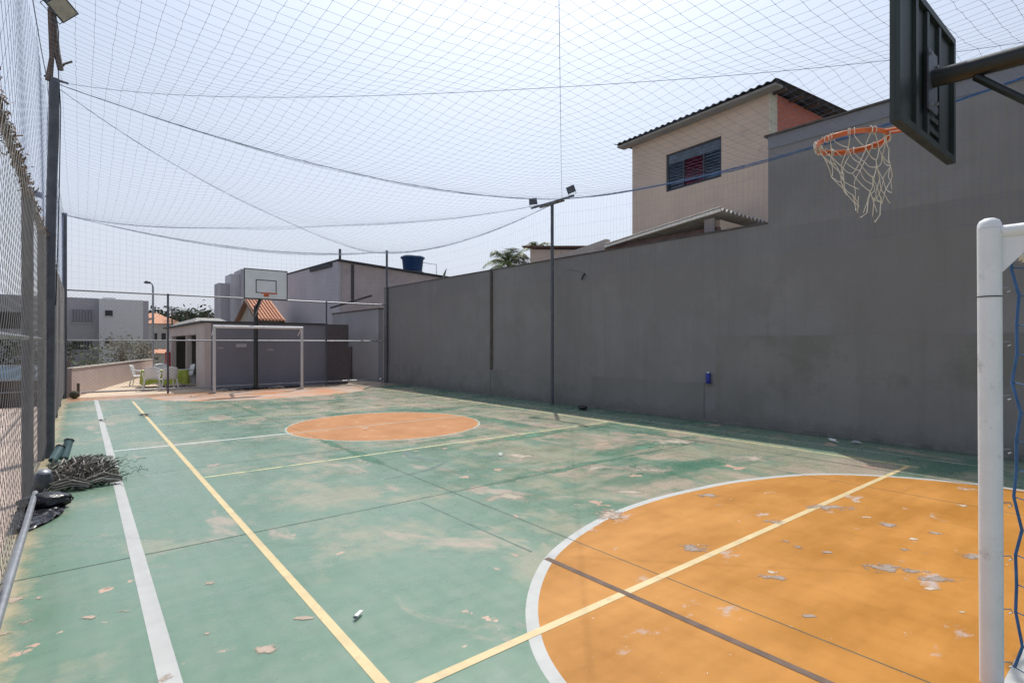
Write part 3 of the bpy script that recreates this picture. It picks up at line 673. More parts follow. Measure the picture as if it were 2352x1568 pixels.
# ================================================================== BASKETBALL HOOPS
def hoop(name, label, loc, s, near):
    """s=-1: board faces +Y (near hoop, pole behind at -Y). s=+1: board faces -Y. origin at pole base"""
    t = thing(name, label, 'basketball hoop', loc)
    f = -s        # direction the board faces along Y
    byl = 1.25*f  # board plane relative to pole
    W_, z0, z1 = 1.26, 2.84, 3.76
    b = MB(); b.box((-W_/2,byl-.012,z0),(W_/2,byl+.012,z1)); bo = b.build('backboard', [M_boardwhite if not near else M_boardback], t)
    fr = MB(); yb = byl - f*.013; d = -f*.026
    for bx in (((-W_/2,z0),(W_/2,z0+.045)), ((-W_/2,z1-.045),(W_/2,z1)), ((-W_/2,z0+.046),(-W_/2+.045,z1-.046)), ((W_/2-.045,z0+.046),(W_/2,z1-.046))):
        fr.box((bx[0][0],yb,bx[0][1]),(bx[1][0],yb+d,bx[1][1]))
    fr.build('back_frame', M_boardback if near else M_boardline, bo)
    rb = MB()
    for x in (-.30,-.06,.22): rb.box((x,yb,z0+.047),(x+.05,yb+d*.8,z1-.047))
    rb.build('stiffener', M_boardback, bo)
    if near:
        sl = MB()
        for k in range(3): sl.box((-.005,yb,2.93+k*.085),(.21,yb+d*.7,2.965+k*.085))
        sl.build('stiffener', M_boardback, bo)
    # front face: painted white with black border and inner square
    yf = byl + f*.0125
    ln = MB(); w = .022
    def rect(x0,x1,a0,a1,w): 
        ln.box((x0,yf,a0),(x1,yf+f*.003,a0+w)); ln.box((x0,yf,a1-w),(x1,yf+f*.003,a1))
        ln.box((x0,yf,a0+w+.0005),(x0+w,yf+f*.003,a1-w-.0005)); ln.box((x1-w,yf,a0+w+.0005),(x1,yf+f*.003,a1-w-.0005))
    rect(-W_/2,W_/2,z0,z1,.028); rect(-.30,.30,3.03,3.44,.026)
    if near: MB().box((-W_/2+.001,yf-f*.0005,z0+.001),(W_/2-.001,yf+f*.0012,z1-.001)).build('front_panel', M_boardwhite, bo)
    ln.build('board_lines', M_boardline, bo)
    # mounting plate, bolts, arm, brace, pole
    za = 3.27
    MB().prism([(-.10,-.0),(.10,-.0),(.10,.01),(-.10,.01)], za-.22, za+.18).build('mounting_plate', M_steel, t).location = (0, yb+d*1.05-(.01 if f>0 else 0), 0)
    for x, z in ((-.07,za+.15),(.07,za+.10),(-.07,za-.19),(.07,za-.15)):
        MB().tube([(x,yb+d,z),(x,yb+d-f*.025,z)], .011, 6, False).build('bolt', M_galv, t)
    if near:
        MB().tube([(0,yb+d-f*.01,za),(0,.45*f,3.23),(0,-.12*f,3.20)], .058, 20).build('arm', M_blacksteel, t)
        MB().tube([(0,byl-f*.27,3.20),(0,0,2.22)], .024, 12).build('brace', M_blacksteel, t)
        MB().tube([(0,0,0),(0,0,3.24)], .07, 18).build('pole', M_blacksteel, t)
    else:
        MB().tube([(0,yb+d,za),(0,0,2.62)], .045, 12).build('arm', M_blacksteel, t)
        MB().tube([(-.06,yb+d,2.98),(-.03,0,2.35)], .02, 8).build('brace', M_galv, t)
        MB().tube([(0,0,0),(0,0,2.72)], .065, 16).build('pole', M_blacksteel, t)
    # rim
    zr = 3.0; rc = byl+f*((.215 if near else .15)+.225)
    rm = MB()
    rim_tilt = 0
    def rp(a, r=.225, z=0): return Vector((r*math.sin(a), rc-f*r*math.cos(a), zr+z))
    rm.tube([rp(2*math.pi*k/40) for k in range(41)], .0095, 8, True, False)
    rimo = rm.build('rim', M_rim, t)
    fl = MB()
    for k in range(41-1):
        if True:
            a0, a1 = 2*math.pi*k/40, 2*math.pi*(k+1)/40
            fl.add([rp(a0,.232,-.03),rp(a1,.232,-.03),rp(a1,.232,.006),rp(a0,.232,.006)], [(0,1,2,3)], True)
    if near: fl.build('rim_flange', M_rim, rimo)
    MB().box((-.07,byl+f*.016,zr-.07),(.07,byl+f*.026,zr+.02)).build('rim_plate', M_rim, rimo)
    MB().tube([(-.04,byl+f*.02,zr-.02),(-.04,rc-f*.21,zr)], .01, 6, False).build('rim_strut', M_rim, rimo)
    MB().tube([(.04,byl+f*.02,zr-.02),(.04,rc-f*.21,zr)], .01, 6, False).build('rim_strut', M_rim, rimo)
    return t, rp, rc
th, rp, rc = hoop('basketball_hoop', 'near basketball hoop seen from behind its dark backboard', (4.46,-.15,0), -1, True)
# worn net on the near hoop
def hoop_net():
    mb = MB(); rnd = random.Random(12); n = 10; rows = 5
    base = Vector((4.46,-.15,0))
    P = []
    for j in range(rows+1):
        f = j/rows; row = []
        for k in range(n):
            a = 2*math.pi*(k+.5*(j % 2))/n
            r = .226*(1-f)+.095*f + (.012 if j else 0)*math.sin(a*3)
            cxx = .10*f; cyy = -.10*f
            p = Vector((r*math.sin(a)+cxx, rc-r*math.cos(a)+cyy, 3.0-.50*f+(.0 if j == 0 else rnd.uniform(-.025,.03))))
            if j: p += Vector((rnd.uniform(-.022,.022), rnd.uniform(-.022,.022), 0))
            row.append(p+base)
        P.append(row)
    def cord(a, b, sag=.016, r=.0027):
        m = (a+b)/2+Vector((rnd.uniform(-.016,.016),rnd.uniform(-.016,.016),-sag)); q1 = (a*3+b)/4+(m-(a+b)/2)*.7; q3 = (a+b*3)/4+(m-(a+b)/2)*.7
        mb.tube([a,q1,m,q3,b], r, 5, True, False)
    for j in range(rows):
        for k in range(n):
            if j == rows-1 and rnd.random() < .3: continue
            kk = (k+1) % n if j % 2 else k
            k2 = (kk-1) % n
            cord(P[j][k], P[j+1][kk])
            if rnd.random() > (.15 if j < 2 else .3): cord(P[j][k], P[j+1][k2])
    # loops tied round the rim
    for k in range(n):
        a = 2*math.pi*k/n
        for q in range(3):
            aa = a+rnd.uniform(-.14,.14)
            c = Vector((math.sin(aa), -math.cos(aa), 0)); o = base+Vector((.226*c.x, rc+.226*c.y, 3.0))
            mb.tube([o+c*.018+Vector((0,0,-.03)), o+c*.02+Vector((0,0,.006)), o+Vector((0,0,.018)), o-c*.02, o-c*.012+Vector((0,0,-.035)), o+c*.018+Vector((0,0,-.03))], .0027, 5, True, False)
    # tangled cords gathered on the far part of the rim
    for q in range(9):
        a0 = math.pi*.55+rnd.uniform(0,1.9); pts = []
        for i in range(6):
            aa = a0+i*.13+rnd.uniform(-.05,.05); r = .226+rnd.uniform(-.035,.02)
            pts.append(base+Vector((r*math.sin(aa), rc-r*math.cos(aa), 3.0+rnd.uniform(-.055,.025))))
        mb.tube(pts, .0027, 5, True, False)
    # long dangling loops
    for (x,y,w,l) in ((.06,-.06,.10,.09),(.16,-.12,.07,.12)):
        c = base+Vector((x, rc+y, 2.52)); mb.tube([c+Vector((-w,0,.05)), c+Vector((-w*.6,.02,-l*.6)), c+Vector((0,.02,-l)), c+Vector((w*.7,0,-l*.5)), c+Vector((w,0,.08))], .0035, 5, True, False)
    return mb
tag(hoop_net().build('hoop_net', M_cord), 'torn white cord net hanging from the near orange rim', 'net')
hoop('basketball_hoop', 'far basketball hoop with white backboard on a black pole behind the small goal', (4.44,18.88,0), 1, False)

# ================================================================== RIGHT: NEIGHBOURING HOUSES
ang = math.atan2(.0587,.998)
t = thing('upper_house', 'beige upper storey house with dark louvred window above the grey wall', 'house', (11.5,5.54,0), -ang)
# local: x' away from court, y' along facade
LF = 3.86; DP = 6.0; zt = 6.9
wxs = (1.15, 2.73, 5.35, 6.30)
fw = MB()
fw.box((0,0,-.7),(.2,LF,wxs[2])); fw.box((0,0,wxs[3]),(.2,LF,zt)); fw.box((0,0,wxs[2]),(.2,wxs[0],wxs[3])); fw.box((0,wxs[1],wxs[2]),(.2,LF,wxs[3]))
fw.box((.2,LF-.2,-.7),(DP,LF,zt)); fw.box((DP-.2,.2,-.7),(DP,LF-.2,zt))
fw.build('wall', M_beige, t)
MB().box((.28,.0,-.7),(DP,.2,zt)).build('brick_wall', M_brickred, t)
MB().box((-.02,-.02,4.2),(.278,.0,zt-.02)).build('corner_pilaster', M_cream, t)
# roof sheet rising away, corrugated edge
def corr(mb, x0, x1, y0, y1, zfn, amp=.025, per=.18, th=.02, along='x', mi=0):
    n = int((y1-y0)/per*8)
    top = []; bot = []
    for i in range(n+1):
        y = y0+(y1-y0)*i/n; w = amp*math.sin(2*math.pi*y/per)
        top.append([(x0,y,zfn(x0,y)+w+th),(x1,y,zfn(x1,y)+w+th)]); bot.append([(x0,y,zfn(x0,y)+w),(x1,y,zfn(x1,y)+w)])
    vs = []; 
    for i in range(n+1): vs += [top[i][0],top[i][1],bot[i][1],bot[i][0]]
    fs = []
    for i in range(n):
        a = i*4; b = a+4
        fs += [(a,a+1,b+1,b),(a+3,b+3,b+2,a+2),(a,b,b+3,a+3),(a+1,a+2,b+2,b+1)]
    fs += [(0,3,2,1),(n*4,n*4+1,n*4+2,n*4+3)]
    if along == 'y': vs = [(q[1],q[0],q[2]) for q in vs]; fs = [f[::-1] for f in fs]
    mb.add(vs, fs, False, mi)
rz_ = lambda x,y: zt+.015+(x+.35)*.036
mb = MB(); corr(mb, -.35, DP+.3, -.38, LF+.34, rz_, .018, .18, .010); mb.build('roof', M_fibro, t)
MB().hexa([(-.28,-.30,zt-.065),(-.02,-.30,zt-.065),(-.02,LF+.28,zt-.065),(-.28,LF+.28,zt-.065)], [(-.30,-.30,zt-.02),(-.02,-.30,zt-.01),(-.02,LF+.28,zt-.01),(-.30,LF+.28,zt-.02)]).build('soffit', M_fascia, t)
for i in range(9): x = .1+i*.7; MB().box((x,-.30,zt-.02+x*.036-.055),(x+.05,0,zt-.02+x*.036-.001)).build('rafter', M_wood, t)
fm = MB(); y0,y1,z0,z1 = wxs
for bx in ((y0,y1,z0,z0+.05),(y0,y1,z1-.05,z1),(y0,y0+.05,z0+.051,z1-.051),(y1-.05,y1,z0+.051,z1-.051),(y0+.48,y0+.52,z0+.051,z1-.27),(y1-.52,y1-.48,z0+.051,z1-.27)):
    fm.box((.04,bx[0],bx[2]),(.10,bx[1],bx[3]))
wo = fm.build('window', M_winframe, t)
lv = MB(); lc = MB(); lr = MB()
for j in range(9):
    z = z0+.07+j*.072
    for (a,b) in ((y0+.052,y0+.478),(y0+.522,y1-.522),(y1-.478,y1-.052)):
        (lc if a > y0+.5 and b < y1-.5 else lv if a < y0+.3 else lr).hexa([(.05,a,z),(.055,a,z),(.055,b,z),(.05,b,z)], [(.082,a,z+.064),(.087,a,z+.064),(.087,b,z+.064),(.082,b,z+.064)])
lv.build('louvre_panes', M_glassb, wo); lr.build('louvre_panes', M_glassb, wo); lc.build('louvre_panes', mat('maroon_tinted_glass', (.085,.006,.02), .25, var=.4, scale=5), wo)
MB().box((.05,y0+.051,z1-.26),(.085,y1-.051,z1-.051)).build('top_pane', M_glassb, wo)
MB().grid(lambda u,v: (.10+.012*math.sin(u*40), y0+.42+(y1-y0-.86)*u, z0+.06+.70*v), 40, 2).build('curtain', M_curtain, wo)
MB().box((.195,y0-.02,z0-.02),(.2,y1+.02,z1+.02)).build('dark_interior', M_black, wo)

t = thing('lean_to_roof', 'low corrugated lean-to roof between the grey wall and the beige house', 'roof', (0,0,0))
zf = lambda x,y: 4.08-(x-5.6)*.105
mb = MB(); corr(mb, 5.6, 8.5, 9.62, 11.5, lambda x,y: 4.09-(x-5.6)*.10, .035, .16, .015, 'y'); mb.build('roof_sheet', M_roofsheet, t)
MB().hexa([(9.58,5.58,4.03),(9.63,5.58,4.03),(9.63,8.5,3.74),(9.58,8.5,3.74)],[(9.58,5.58,4.085),(9.63,5.58,4.085),(9.63,8.5,3.79),(9.58,8.5,3.79)]).build('verge_board', mat('white_verge', (.8,.77,.72),.7), t)
MB().box((9.72,5.7,3.3),(9.85,8.6,3.78)).build('timber_frame', M_tilebrown, t)
MB().box((9.9,5.75,3.3),(11.3,5.85,3.95)).build('gable_infill', M_beige, t)
MB().box((9.66,5.75,3.5),(9.71,5.95,3.95)).build('block', mat('bare_block', (.28,.25,.24), .9), t)
t = thing('low_neighbour_house', 'low pinkish house with brown tile edge beside the palm tree', 'house', (0,0,0))
MB().hexa([(11.5,9.6,-.7),(16,9.6,-.7),(16,13.4,-.7),(11.5,13.4,-.7)],[(11.5,9.6,4.04),(16,9.6,4.04),(16,13.4,4.58),(11.5,13.4,4.58)]).build('wall', M_beige, t)
mb = MB(); corr(mb, 9.3, 13.6, 11.3, 16.2, lambda x,y: 4.06+(x-9.3)*.14, .03, .22, .015, 'y'); mb.build('roof', M_tilebrown, t)
MB().hexa([(9.75,8.6,3.3),(9.9,8.6,3.3),(9.9,10.9,3.3),(9.75,10.9,3.3)],[(9.75,8.6,3.98),(9.9,8.6,3.98),(9.9,10.9,3.70),(9.75,10.9,3.70)]).build('parapet', mat('pale_parapet', (.5,.44,.40),.85), t)

# ================================================================== FAR RIGHT BUILDING + WALL BEYOND THE FENCE
t = thing('gable_building', 'tall grey building with a pinkish gable wall behind the far right corner', 'building', (0,0,0))
MB().hexa([(9.29,24.5,-.7),(18,24.5,-.7),(18,36,-.7),(9.29,36,-.7)],[(9.29,24.5,5.30),(18,24.5,4.78),(18,36,4.9),(9.29,36,5.5)]).build('side_wall', M_lavwall, t)
MB().hexa([(9.45,24.46,-.7),(18,24.46,-.7),(18,24.498,-.7),(9.45,24.498,-.7)],[(9.45,24.46,5.27),(18,24.46,4.75),(18,24.498,4.75),(9.45,24.498,5.27)]).build('gable_wall', M_pinkwall, t)
MB().hexa([(9.25,24.3,5.31),(18.1,24.3,4.79),(18.1,36,4.91),(9.25,36,5.51)],[(9.25,24.3,5.38),(18.1,24.3,4.86),(18.1,36,4.98),(9.25,36,5.58)]).build('roof', M_roofdark, t)
MB().hexa([(9.2,25.2,5.12),(9.285,25.2,5.12),(9.285,28.2,5.18),(9.2,28.2,5.18)],[(9.2,25.2,5.30),(9.285,25.2,5.30),(9.285,28.2,5.34),(9.2,28.2,5.34)]).build('gutter', M_roofdark, t)
MB().tube([(9.35,24.4,5.3),(9.35,24.4,5.85)], .06, 8).build('vent_pipe', M_roofdark, t)
MB().box((9.9,24.44,3.4),(10.05,24.458,5.2)).build('water_stain', mat('soot_stain', (.07,.06,.065), .95), t)
t = thing('yard_wall', 'lower grey wall continuing beyond the far right corner of the fence', 'wall', (0,0,0))
MB().box((8.92,19.35,-.7),(9.12,24.2,2.80)).build('wall', mat('blue_grey_render', (.31,.31,.335), .9, var=.1, scale=.8, bump=.2), t)
MB().box((8.90,19.33,2.802),(9.14,24.22,2.86)).build('coping', M_cap, t)
MB().box((8.87,21.9,0),(8.915,22.5,1.35)).build('dark_panel', M_brownwall, t)
t = thing('yard_roof', 'thin sloping dark beam and brown strip below the gable building', 'roof beam', (0,0,0))
MB().hexa([(8.7,23.9,3.05),(8.78,23.9,3.05),(8.78,19.6,3.3),(8.7,19.6,3.3)],[(8.7,23.9,3.11),(8.78,23.9,3.11),(8.78,19.6,3.36),(8.7,19.6,3.36)]).build('beam', M_roofdark, t)

# water tank
t = thing('water_tank', 'blue round water tank standing on the roof behind the corner pole', 'water tank', (13.75,25.6,4.92))
for a in range(4): MB().tube([(.5*math.cos(a*1.57+.5),.5*math.sin(a*1.57+.5),-.25),(.5*math.cos(a*1.57+.5),.5*math.sin(a*1.57+.5),.35)], .035, 6).build('leg', M_steel, t)
MB().lathe([(0,.3),(.58,.3),(.60,.33),(.58,.36),(0,.36)], 20).build('platform', M_steel, t)
MB().lathe([(0,.37),(.47,.37),(.50,.42),(.56,1.02),(.62,1.05),(.62,1.10)], 24).build('tank_body', M_tank, t)
MB().lathe([(.64,1.08),(.64,1.13),(.50,1.20),(.2,1.25),(0,1.26)], 24).build('lid', M_tanklid, t)
t = thing('antenna', 'thin rooftop pipe frame beside the blue water tank', 'antenna', (15.2,25.6,5.0))
MB().tube([(-1.1,0,.85),(0,0,.8),(0,0,-.2)], .018, 6, False).build('mast', M_galv, t); MB().tube([(-.35,0,.05),(0,0,.05)], .015, 6, False).build('crosspiece', M_galv, t)

# ================================================================== TREES / PLANTS
def palm(name, label, loc, h, nf=16, fl=1.5, seed=0, m=M_palm, group=None, cat='palm tree', droop=1.0, detail=22):
    rnd = random.Random(seed); t = thing(name, label, cat, loc, 0, group)
    MB().tube([(0,0,0),(.05,.02,h*.5),(.0,0,h)], [.12,.09,.08], 8).build('trunk', M_bark, t)
    mb = MB()
    for k in range(nf):
        a = 2*math.pi*k/nf+rnd.uniform(-.25,.25); e = rnd.uniform(.1,1.25); L_ = fl*rnd.uniform(.75,1.1)
        d = Vector((math.cos(a),math.sin(a),0)); pts = []
        for i in range(9):
            s = i/8; pts.append(Vector((0,0,h))+d*(L_*s*math.cos(e*.8)*(1-.12*s))+Vector((0,0,L_*(math.sin(e)*s-droop*.62*s*s))))
        mb.tube(pts, [.012*(1-.8*i/8) for i in range(9)], 4, False, False)
        side = d.cross(Vector((0,0,1)))
        for i in range(detail if detail > 12 else 14):
            s = .12+.88*i/detail; q = s*8; i0 = min(7,int(q)); p = pts[i0].lerp(pts[i0+1], q-i0); tg_ = (pts[i0+1]-pts[i0]).normalized()
            l = L_*.30*math.sin(math.pi*min(1,s*.85+.1))+.04
            for sg in (-1,1):
                tip = p+side*sg*l*.8+tg_*l*.5+Vector((0,0,-l*rnd.uniform(.1,.7))); w = tg_*.014
                mb.add([p-w, p+w, tip], [(0,1,2)])
    mb.build('fronds', m, t); return t
def blob_tree(name, label, loc, h, r, seed, m, cat='tree', n=1500, leaf=.06, trunk=True, group=None, flat_=.8, cl=18):
    rnd = random.Random(seed); t = thing(name, label, cat, loc, 0, group)
    C_ = [Vector((rnd.gauss(0,.45)*r, rnd.gauss(0,.45)*r, h-r*flat_*rnd.uniform(.1,1.5))) for _ in range(cl)]
    if trunk:
        tb = MB(); tb.tube([(0,0,0),(.03,.02,h*.35),(0,0,h*.6)], [.05*h**.5,.04*h**.5,.025*h**.5], 7)
        for c in C_[:9]: tb.tube([(0,0,h*.3),(c.x*.5,c.y*.5,h*.3+(c.z-h*.3)*.6),tuple(c)], [.02*h**.5,.012*h**.5,.005], 5, False, False)
        tb.build('trunk', M_bark, t)
    mb = MB()
    for _ in range(n):
        c = rnd.choice(C_); g = r*.33
        p = c+Vector((rnd.gauss(0,g),rnd.gauss(0,g),rnd.gauss(0,g*.7)))
        u = Vector((rnd.gauss(0,1),rnd.gauss(0,1),rnd.gauss(0,.6))).normalized(); v = u.orthogonal().normalized(); l = leaf*rnd.uniform(.6,1.5)
        mb.add([p-u*l, p+v*l*.55, p+u*l, p-v*l*.55], [(0,1,2,3)])
    mb.build('crown', m, t); return t
palm('palm_tree', 'bright green bushy palm behind the grey wall', (12.65,16.0,0), 4.5, 22, 1.4, 1, detail=34)
palm('palm_tree', 'second palm partly hidden behind the low pink house', (13.2,15.0,0), 5.0, 14, .8, 2)
# curved leaf above wall
mb = MB(); mb.grid(lambda u,v: (10.8+.22*v*v+(u-.5)*.11*math.sin(math.pi*min(1,v+.1)), 17.7, 3.75+.72*v), 2, 10)
tag(mb.build('curved_leaf', mat('grey_green_leaf', (.2,.22,.17), .6)), 'single curved leaf rising over the grey wall near the water tank', 'leaf')

# ================================================================== FAR BACK: SHED, PATIO
t = thing('shed', 'long shed with pale open front and dark grey side wall beyond the far fence', 'shed', (0,0,0))
X0, X1, Ya, Yb, H = 3.09, 7.0, 19.62, 29.6, 2.16
sw = MB()
# front face x=X0 with opening y 21.3..27.6, z 0..1.83
sw.box((X0,Ya,-.7),(X0+.18,21.25,H)); sw.box((X0,27.7,-.7),(X0+.18,Yb,H)); sw.box((X0,21.25,1.80),(X0+.18,27.7,H))
sw.build('front_wall', M_shedw, t)
MB().box((X0+.18,Ya,-.7),(X1,Ya+.15,H)).build('side_wall', M_darkwall, t)
MB().box((X0+.18,Yb-.15,-.7),(X1,Yb,H)).build('rear_wall', M_shedi, t)
MB().box((X0+2.2,Ya+.15,-.7),(X0+2.3,Yb-.15,H)).build('inner_wall', mat('inner_white_paint', (.72,.73,.70), .8), t)
MB().box((X0+.181,21.4,-.001),(X0+2.199,27.7,.004)).build('floor_slab', mat('shed_floor', (.5,.46,.42), .8), t)
MB().box((X0+.02,23.6,0),(X0+.2,23.75,1.798)).build('pillar', M_shedw, t)
MB().box((X0+.19,21.25,0),(X0+1.1,21.33,1.79)).build('partition', mat('brown_grey_panel', (.22,.185,.165),.9), t)
MB().hexa([(X0-.12,Ya-.05,H+.002),(X1+.05,Ya-.05,H+.002),(X1+.05,Yb+.1,H+.002),(X0-.12,Yb+.1,H+.002)],[(X0-.12,Ya-.05,H+.06),(X1+.05,Ya-.05,H+.06),(X1+.05,Yb+.1,H+.06),(X0-.12,Yb+.1,H+.06)]).build('roof', M_roofdark, t)
MB().hexa([(X0-.1,Ya+1.2,H+.062),(X0+1,Ya+1.2,H+.062),(X0+1,Yb-2,H+.062),(X0-.1,Yb-2,H+.062)],[(X0+.1,Ya+2.2,H+.24),(X0+.8,Ya+2.2,H+.24),(X0+.8,Yb-3,H+.20),(X0+.1,Yb-3,H+.20)]).build('awning', mat('awning_sheet', (.28,.27,.25),.8), t)
MB().box((X1-.0,Ya-.12,-.7),(X1+.8,Ya+.03,2.19)).build('brown_panel', M_brownwall, t)
# faint wall lettering plates (illegible at this distance)
def plate(x, z, w, h, label, solid=False):
    mb = MB(); rnd = random.Random(int(x*100))
    if solid: mb.box((x,Ya-.012,z),(x+w,Ya-.002,z+h))
    else:
        n = int(w/.045)
        for i in range(n):
            if rnd.random() < .2: continue
            hh = h*rnd.uniform(.6,1); mb.box((x+i*.045,Ya-.006,z),(x+i*.045+.022,Ya-.002,z+hh))
            mb.box((x+i*.045+.0225,Ya-.006,z+hh*.3),(x+i*.045+.036,Ya-.002,z+hh*.5))
    return tag(mb.build('wall_sign', M_signgrey), label, 'sign')
plate(3.42,1.32,.24,.07,'faint lettered sign on the dark shed wall inside the left goal post')
plate(4.0,1.37,.32,.11,'pale rectangular sign plate on the dark shed wall left of the black pole', True)
plate(4.98,1.24,.26,.10,'faint lettered sign on the dark shed wall right of the black pole')
t = thing('hose_cabinet', 'red fire hose cabinet on the pale shed pier', 'cabinet', (X0-.06,28.4,0))
MB().box((-.06,-.45,.5),(.058,.45,1.1)).build('cabinet_body', M_red, t, .01); MB().box((-.066,-.40,.55),(-.061,.40,1.05)).build('door', M_red, t)
t = thing('wall_lamp', 'round white lamp hanging in the shed opening', 'lamp', (X0+.1,22.9,1.60))
MB().lathe([(0,0),(.10,.005),(.14,.03),(.12,.05),(0,.055)], 16).build('lamp_cover', M_lampon, t); MB().tube([(0,0,.05),(0,0,.2)], .008, 6).build('rod', M_steel, t)
t = thing('counter', 'brown wooden counter inside the open shed', 'counter', (4.55,25.2,0))
MB().box((-.6,-1.2,.55),(.6,1.4,.62)).build('counter_top', M_counter, t); MB().box((-.5,-1.1,0),(.5,1.3,.548)).build('counter_base', M_bldA, t)
tag(MB().grid(lambda u,v: (5.22+.03*math.sin(u*20), 24.2+1.1*u, 1.05+.6*v), 24, 4).build('blue_cloth', M_bluecloth), 'pale blue cloth hanging inside the open shed', 'cloth')

# low pink wall
t = thing('low_wall', 'low pinkish rendered wall running back from the far left corner', 'wall', (0,0,0))
d = Vector((2.93,12.5,0)).normalized(); n = Vector((-d.y,d.x,0)); a = Vector((-.2,19.12,0)); b = Vector((2.75,31.7,0))
def slab(a,b,z0,z1,z2,w0,w1,m,name,parent):
    return MB().hexa([a+n*w0+Vector((0,0,z0)), a+n*w1+Vector((0,0,z0)), b+n*w1+Vector((0,0,z0)), b+n*w0+Vector((0,0,z0))][::-1],
                     [a+n*w0+Vector((0,0,z1)), a+n*w1+Vector((0,0,z1)), b+n*w1+Vector((0,0,z2)), b+n*w0+Vector((0,0,z2))][::-1]).build(name, m, parent)
slab(a,b,-.7,.78,.70,0,.15,M_lowwall,'wall',t)
MB().hexa([a+n*-.02+Vector((0,0,.782)), b+n*-.02+Vector((0,0,.702)), b+n*.17+Vector((0,0,.702)), a+n*.17+Vector((0,0,.782))],
          [a+n*-.02+Vector((0,0,.82)), b+n*-.02+Vector((0,0,.74)), b+n*.17+Vector((0,0,.74)), a+n*.17+Vector((0,0,.82))]).build('coping', M_lowcap, t)
o = MB().tube([(0,0,0),(0,0,.38)], .035, 8).build('short_stake', M_cap); o.location = (-.06,19.35,0); tag(o, 'short dark stake beside the far left pole', 'stake')

# tables, cloths, chairs
def chair(parent_loc, rz, label):
    t = thing('plastic_chair', label, 'chair', parent_loc, rz, 'white plastic chairs around the tables')
    MB().grid(lambda u,v: (-.20+.40*u, -.19+.38*v, .36+.012*math.cos((u-.5)*6)), 6, 6).build('seat', M_plastic, t)
    bk = MB(); bk.grid(lambda u,v: (-.20*(1+.05*v)+.40*(1+.05*v)*u, .19+.07*v-.06*(2*u-1)**2+.0, .36+.38*v*(1-.10*(2*u-1)**2)), 8, 6); bk.build('backrest', M_plastic, t)
    for sx in (-1,1):
        MB().tube([(sx*.22,.19,.55),(sx*.25,0,.53),(sx*.24,-.17,.50),(sx*.22,-.19,.36)], .018, 6).build('armrest', M_plastic, t)
        for sy in (-1,1): MB().tube([(sx*.19,sy*.18,.36),(sx*.24,sy*.23,0)], [.024,.017], 6).build('leg', M_plastic, t)
    for o in [q for q in COL.objects if q.parent == t and q.name.split('.')[0] in ('seat','backrest')]:
        s = o.modifiers.new('s','SOLIDIFY'); s.thickness = .02
    return t
c0 = chair((1.60,23.1,0), R(75), 'white plastic chair at the left end of the tables by the pink wall')
for (x,y,rz,lab) in ((1.78,20.75,R(178),'white plastic chair nearest the fence on the left with its back to the court'),
                     (2.20,20.55,R(190),'white plastic chair nearest the fence just behind the fence post'),
                     (2.36,23.9,R(5),'white plastic chair on the far side of the green tables'),
                     (2.98,22.6,R(-80),'white plastic chair at the right end of the tables beside the shed')):
    c = copy_tree(c0); c.location = (x,y,0); c.rotation_euler = (0,0,rz); c['label'] = lab
def table(loc, lab, clab):
    t = thing('plastic_table', lab, 'table', loc)
    MB().box((-.34,-.34,.54),(.34,.34,.57)).build('tabletop', M_plastic, t, .008)
    for sx in (-1,1):
        for sy in (-1,1): MB().tube([(sx*.28,sy*.28,.54),(sx*.31,sy*.31,0)], .02, 6).build('leg', M_plastic, t)
    mb = MB(); N_ = 48; vs = []; 
    for j, (z, e) in enumerate(((.578,.352),(.54,.365),(.33,.38),(.16,.40))):
        for k in range(N_):
            a = 2*math.pi*k/N_; c_, s_ = math.cos(a), math.sin(a); m_ = max(abs(c_),abs(s_)); ee = e*(1+(.05*math.sin(k*1.9) if j > 1 else 0))
            vs.append((loc[0]+c_/m_*ee, loc[1]+s_/m_*ee, z-(.07*abs(math.sin(2*a)) if j == 3 else 0)))
    mb.add(vs, [(j*N_+k, j*N_+(k+1)%N_, (j+1)*N_+(k+1)%N_, (j+1)*N_+k)[::-1] for j in range(3) for k in range(N_)], True)
    mb.add(vs[:N_], [tuple(range(N_))], False, 1)
    tag(mb.build('tablecloth', [M_cloth, M_clothtop]), clab, 'tablecloth')
table((1.98,22.2,0), 'left plastic table under a lime green cloth', 'lime green cloth draped over the left table')
table((2.55,21.9,0), 'right plastic table under a lime green cloth', 'lime green cloth draped over the right table')

# two-storey building
t = thing('apartment_block', 'two storey grey block with small square windows behind the low pink wall', 'building', (0,0,0))
# facade approx along X at y~48, px 150..341
YB = 47.0
MB().box((-4.5,YB+.6,-.7),(.97,YB+9,4.64)).build('left_wing', M_bldA, t)
MB().box((.972,YB,-.7),(3.50,YB+8,4.59)).build('main_wall', M_bldB, t)
MB().box((3.502,YB+.05,-.7),(3.84,YB+8,4.57)).build('right_wing', M_bldC, t)
MB().box((1.2,YB+1,4.592),(1.95,YB+2.5,4.76)).build('roof_box', M_bldB, t)
for z, zz in ((2.95,3.82), (1.06,1.63)):
    f = MB(); f.box((-.5,YB+.55,z),(.64,YB+.595,zz)); wo = f.build('window', mat('dull_glass', (.14,.14,.16), .3) if z > 2 else M_black, t)
    g = MB()
    for i in range(8): g.box((-.5+i*.16,YB+.53,z+.02),(-.47+i*.16,YB+.548,zz-.02))
    g.box((-.55,YB+.52,z-.08),(.69,YB+.59,z-.01)); g.build('grille', M_signgrey, wo)
for z, zz in ((3.42,3.79), (1.5,1.83)):
    f = MB(); f.box((1.31,YB-.03,z),(1.73,YB-.003,zz)); wo = f.build('window', M_black, t)
    MB().box((1.26,YB-.05,z-.07),(1.78,YB-.003,z-.01)).build('sill', M_signgrey, wo)
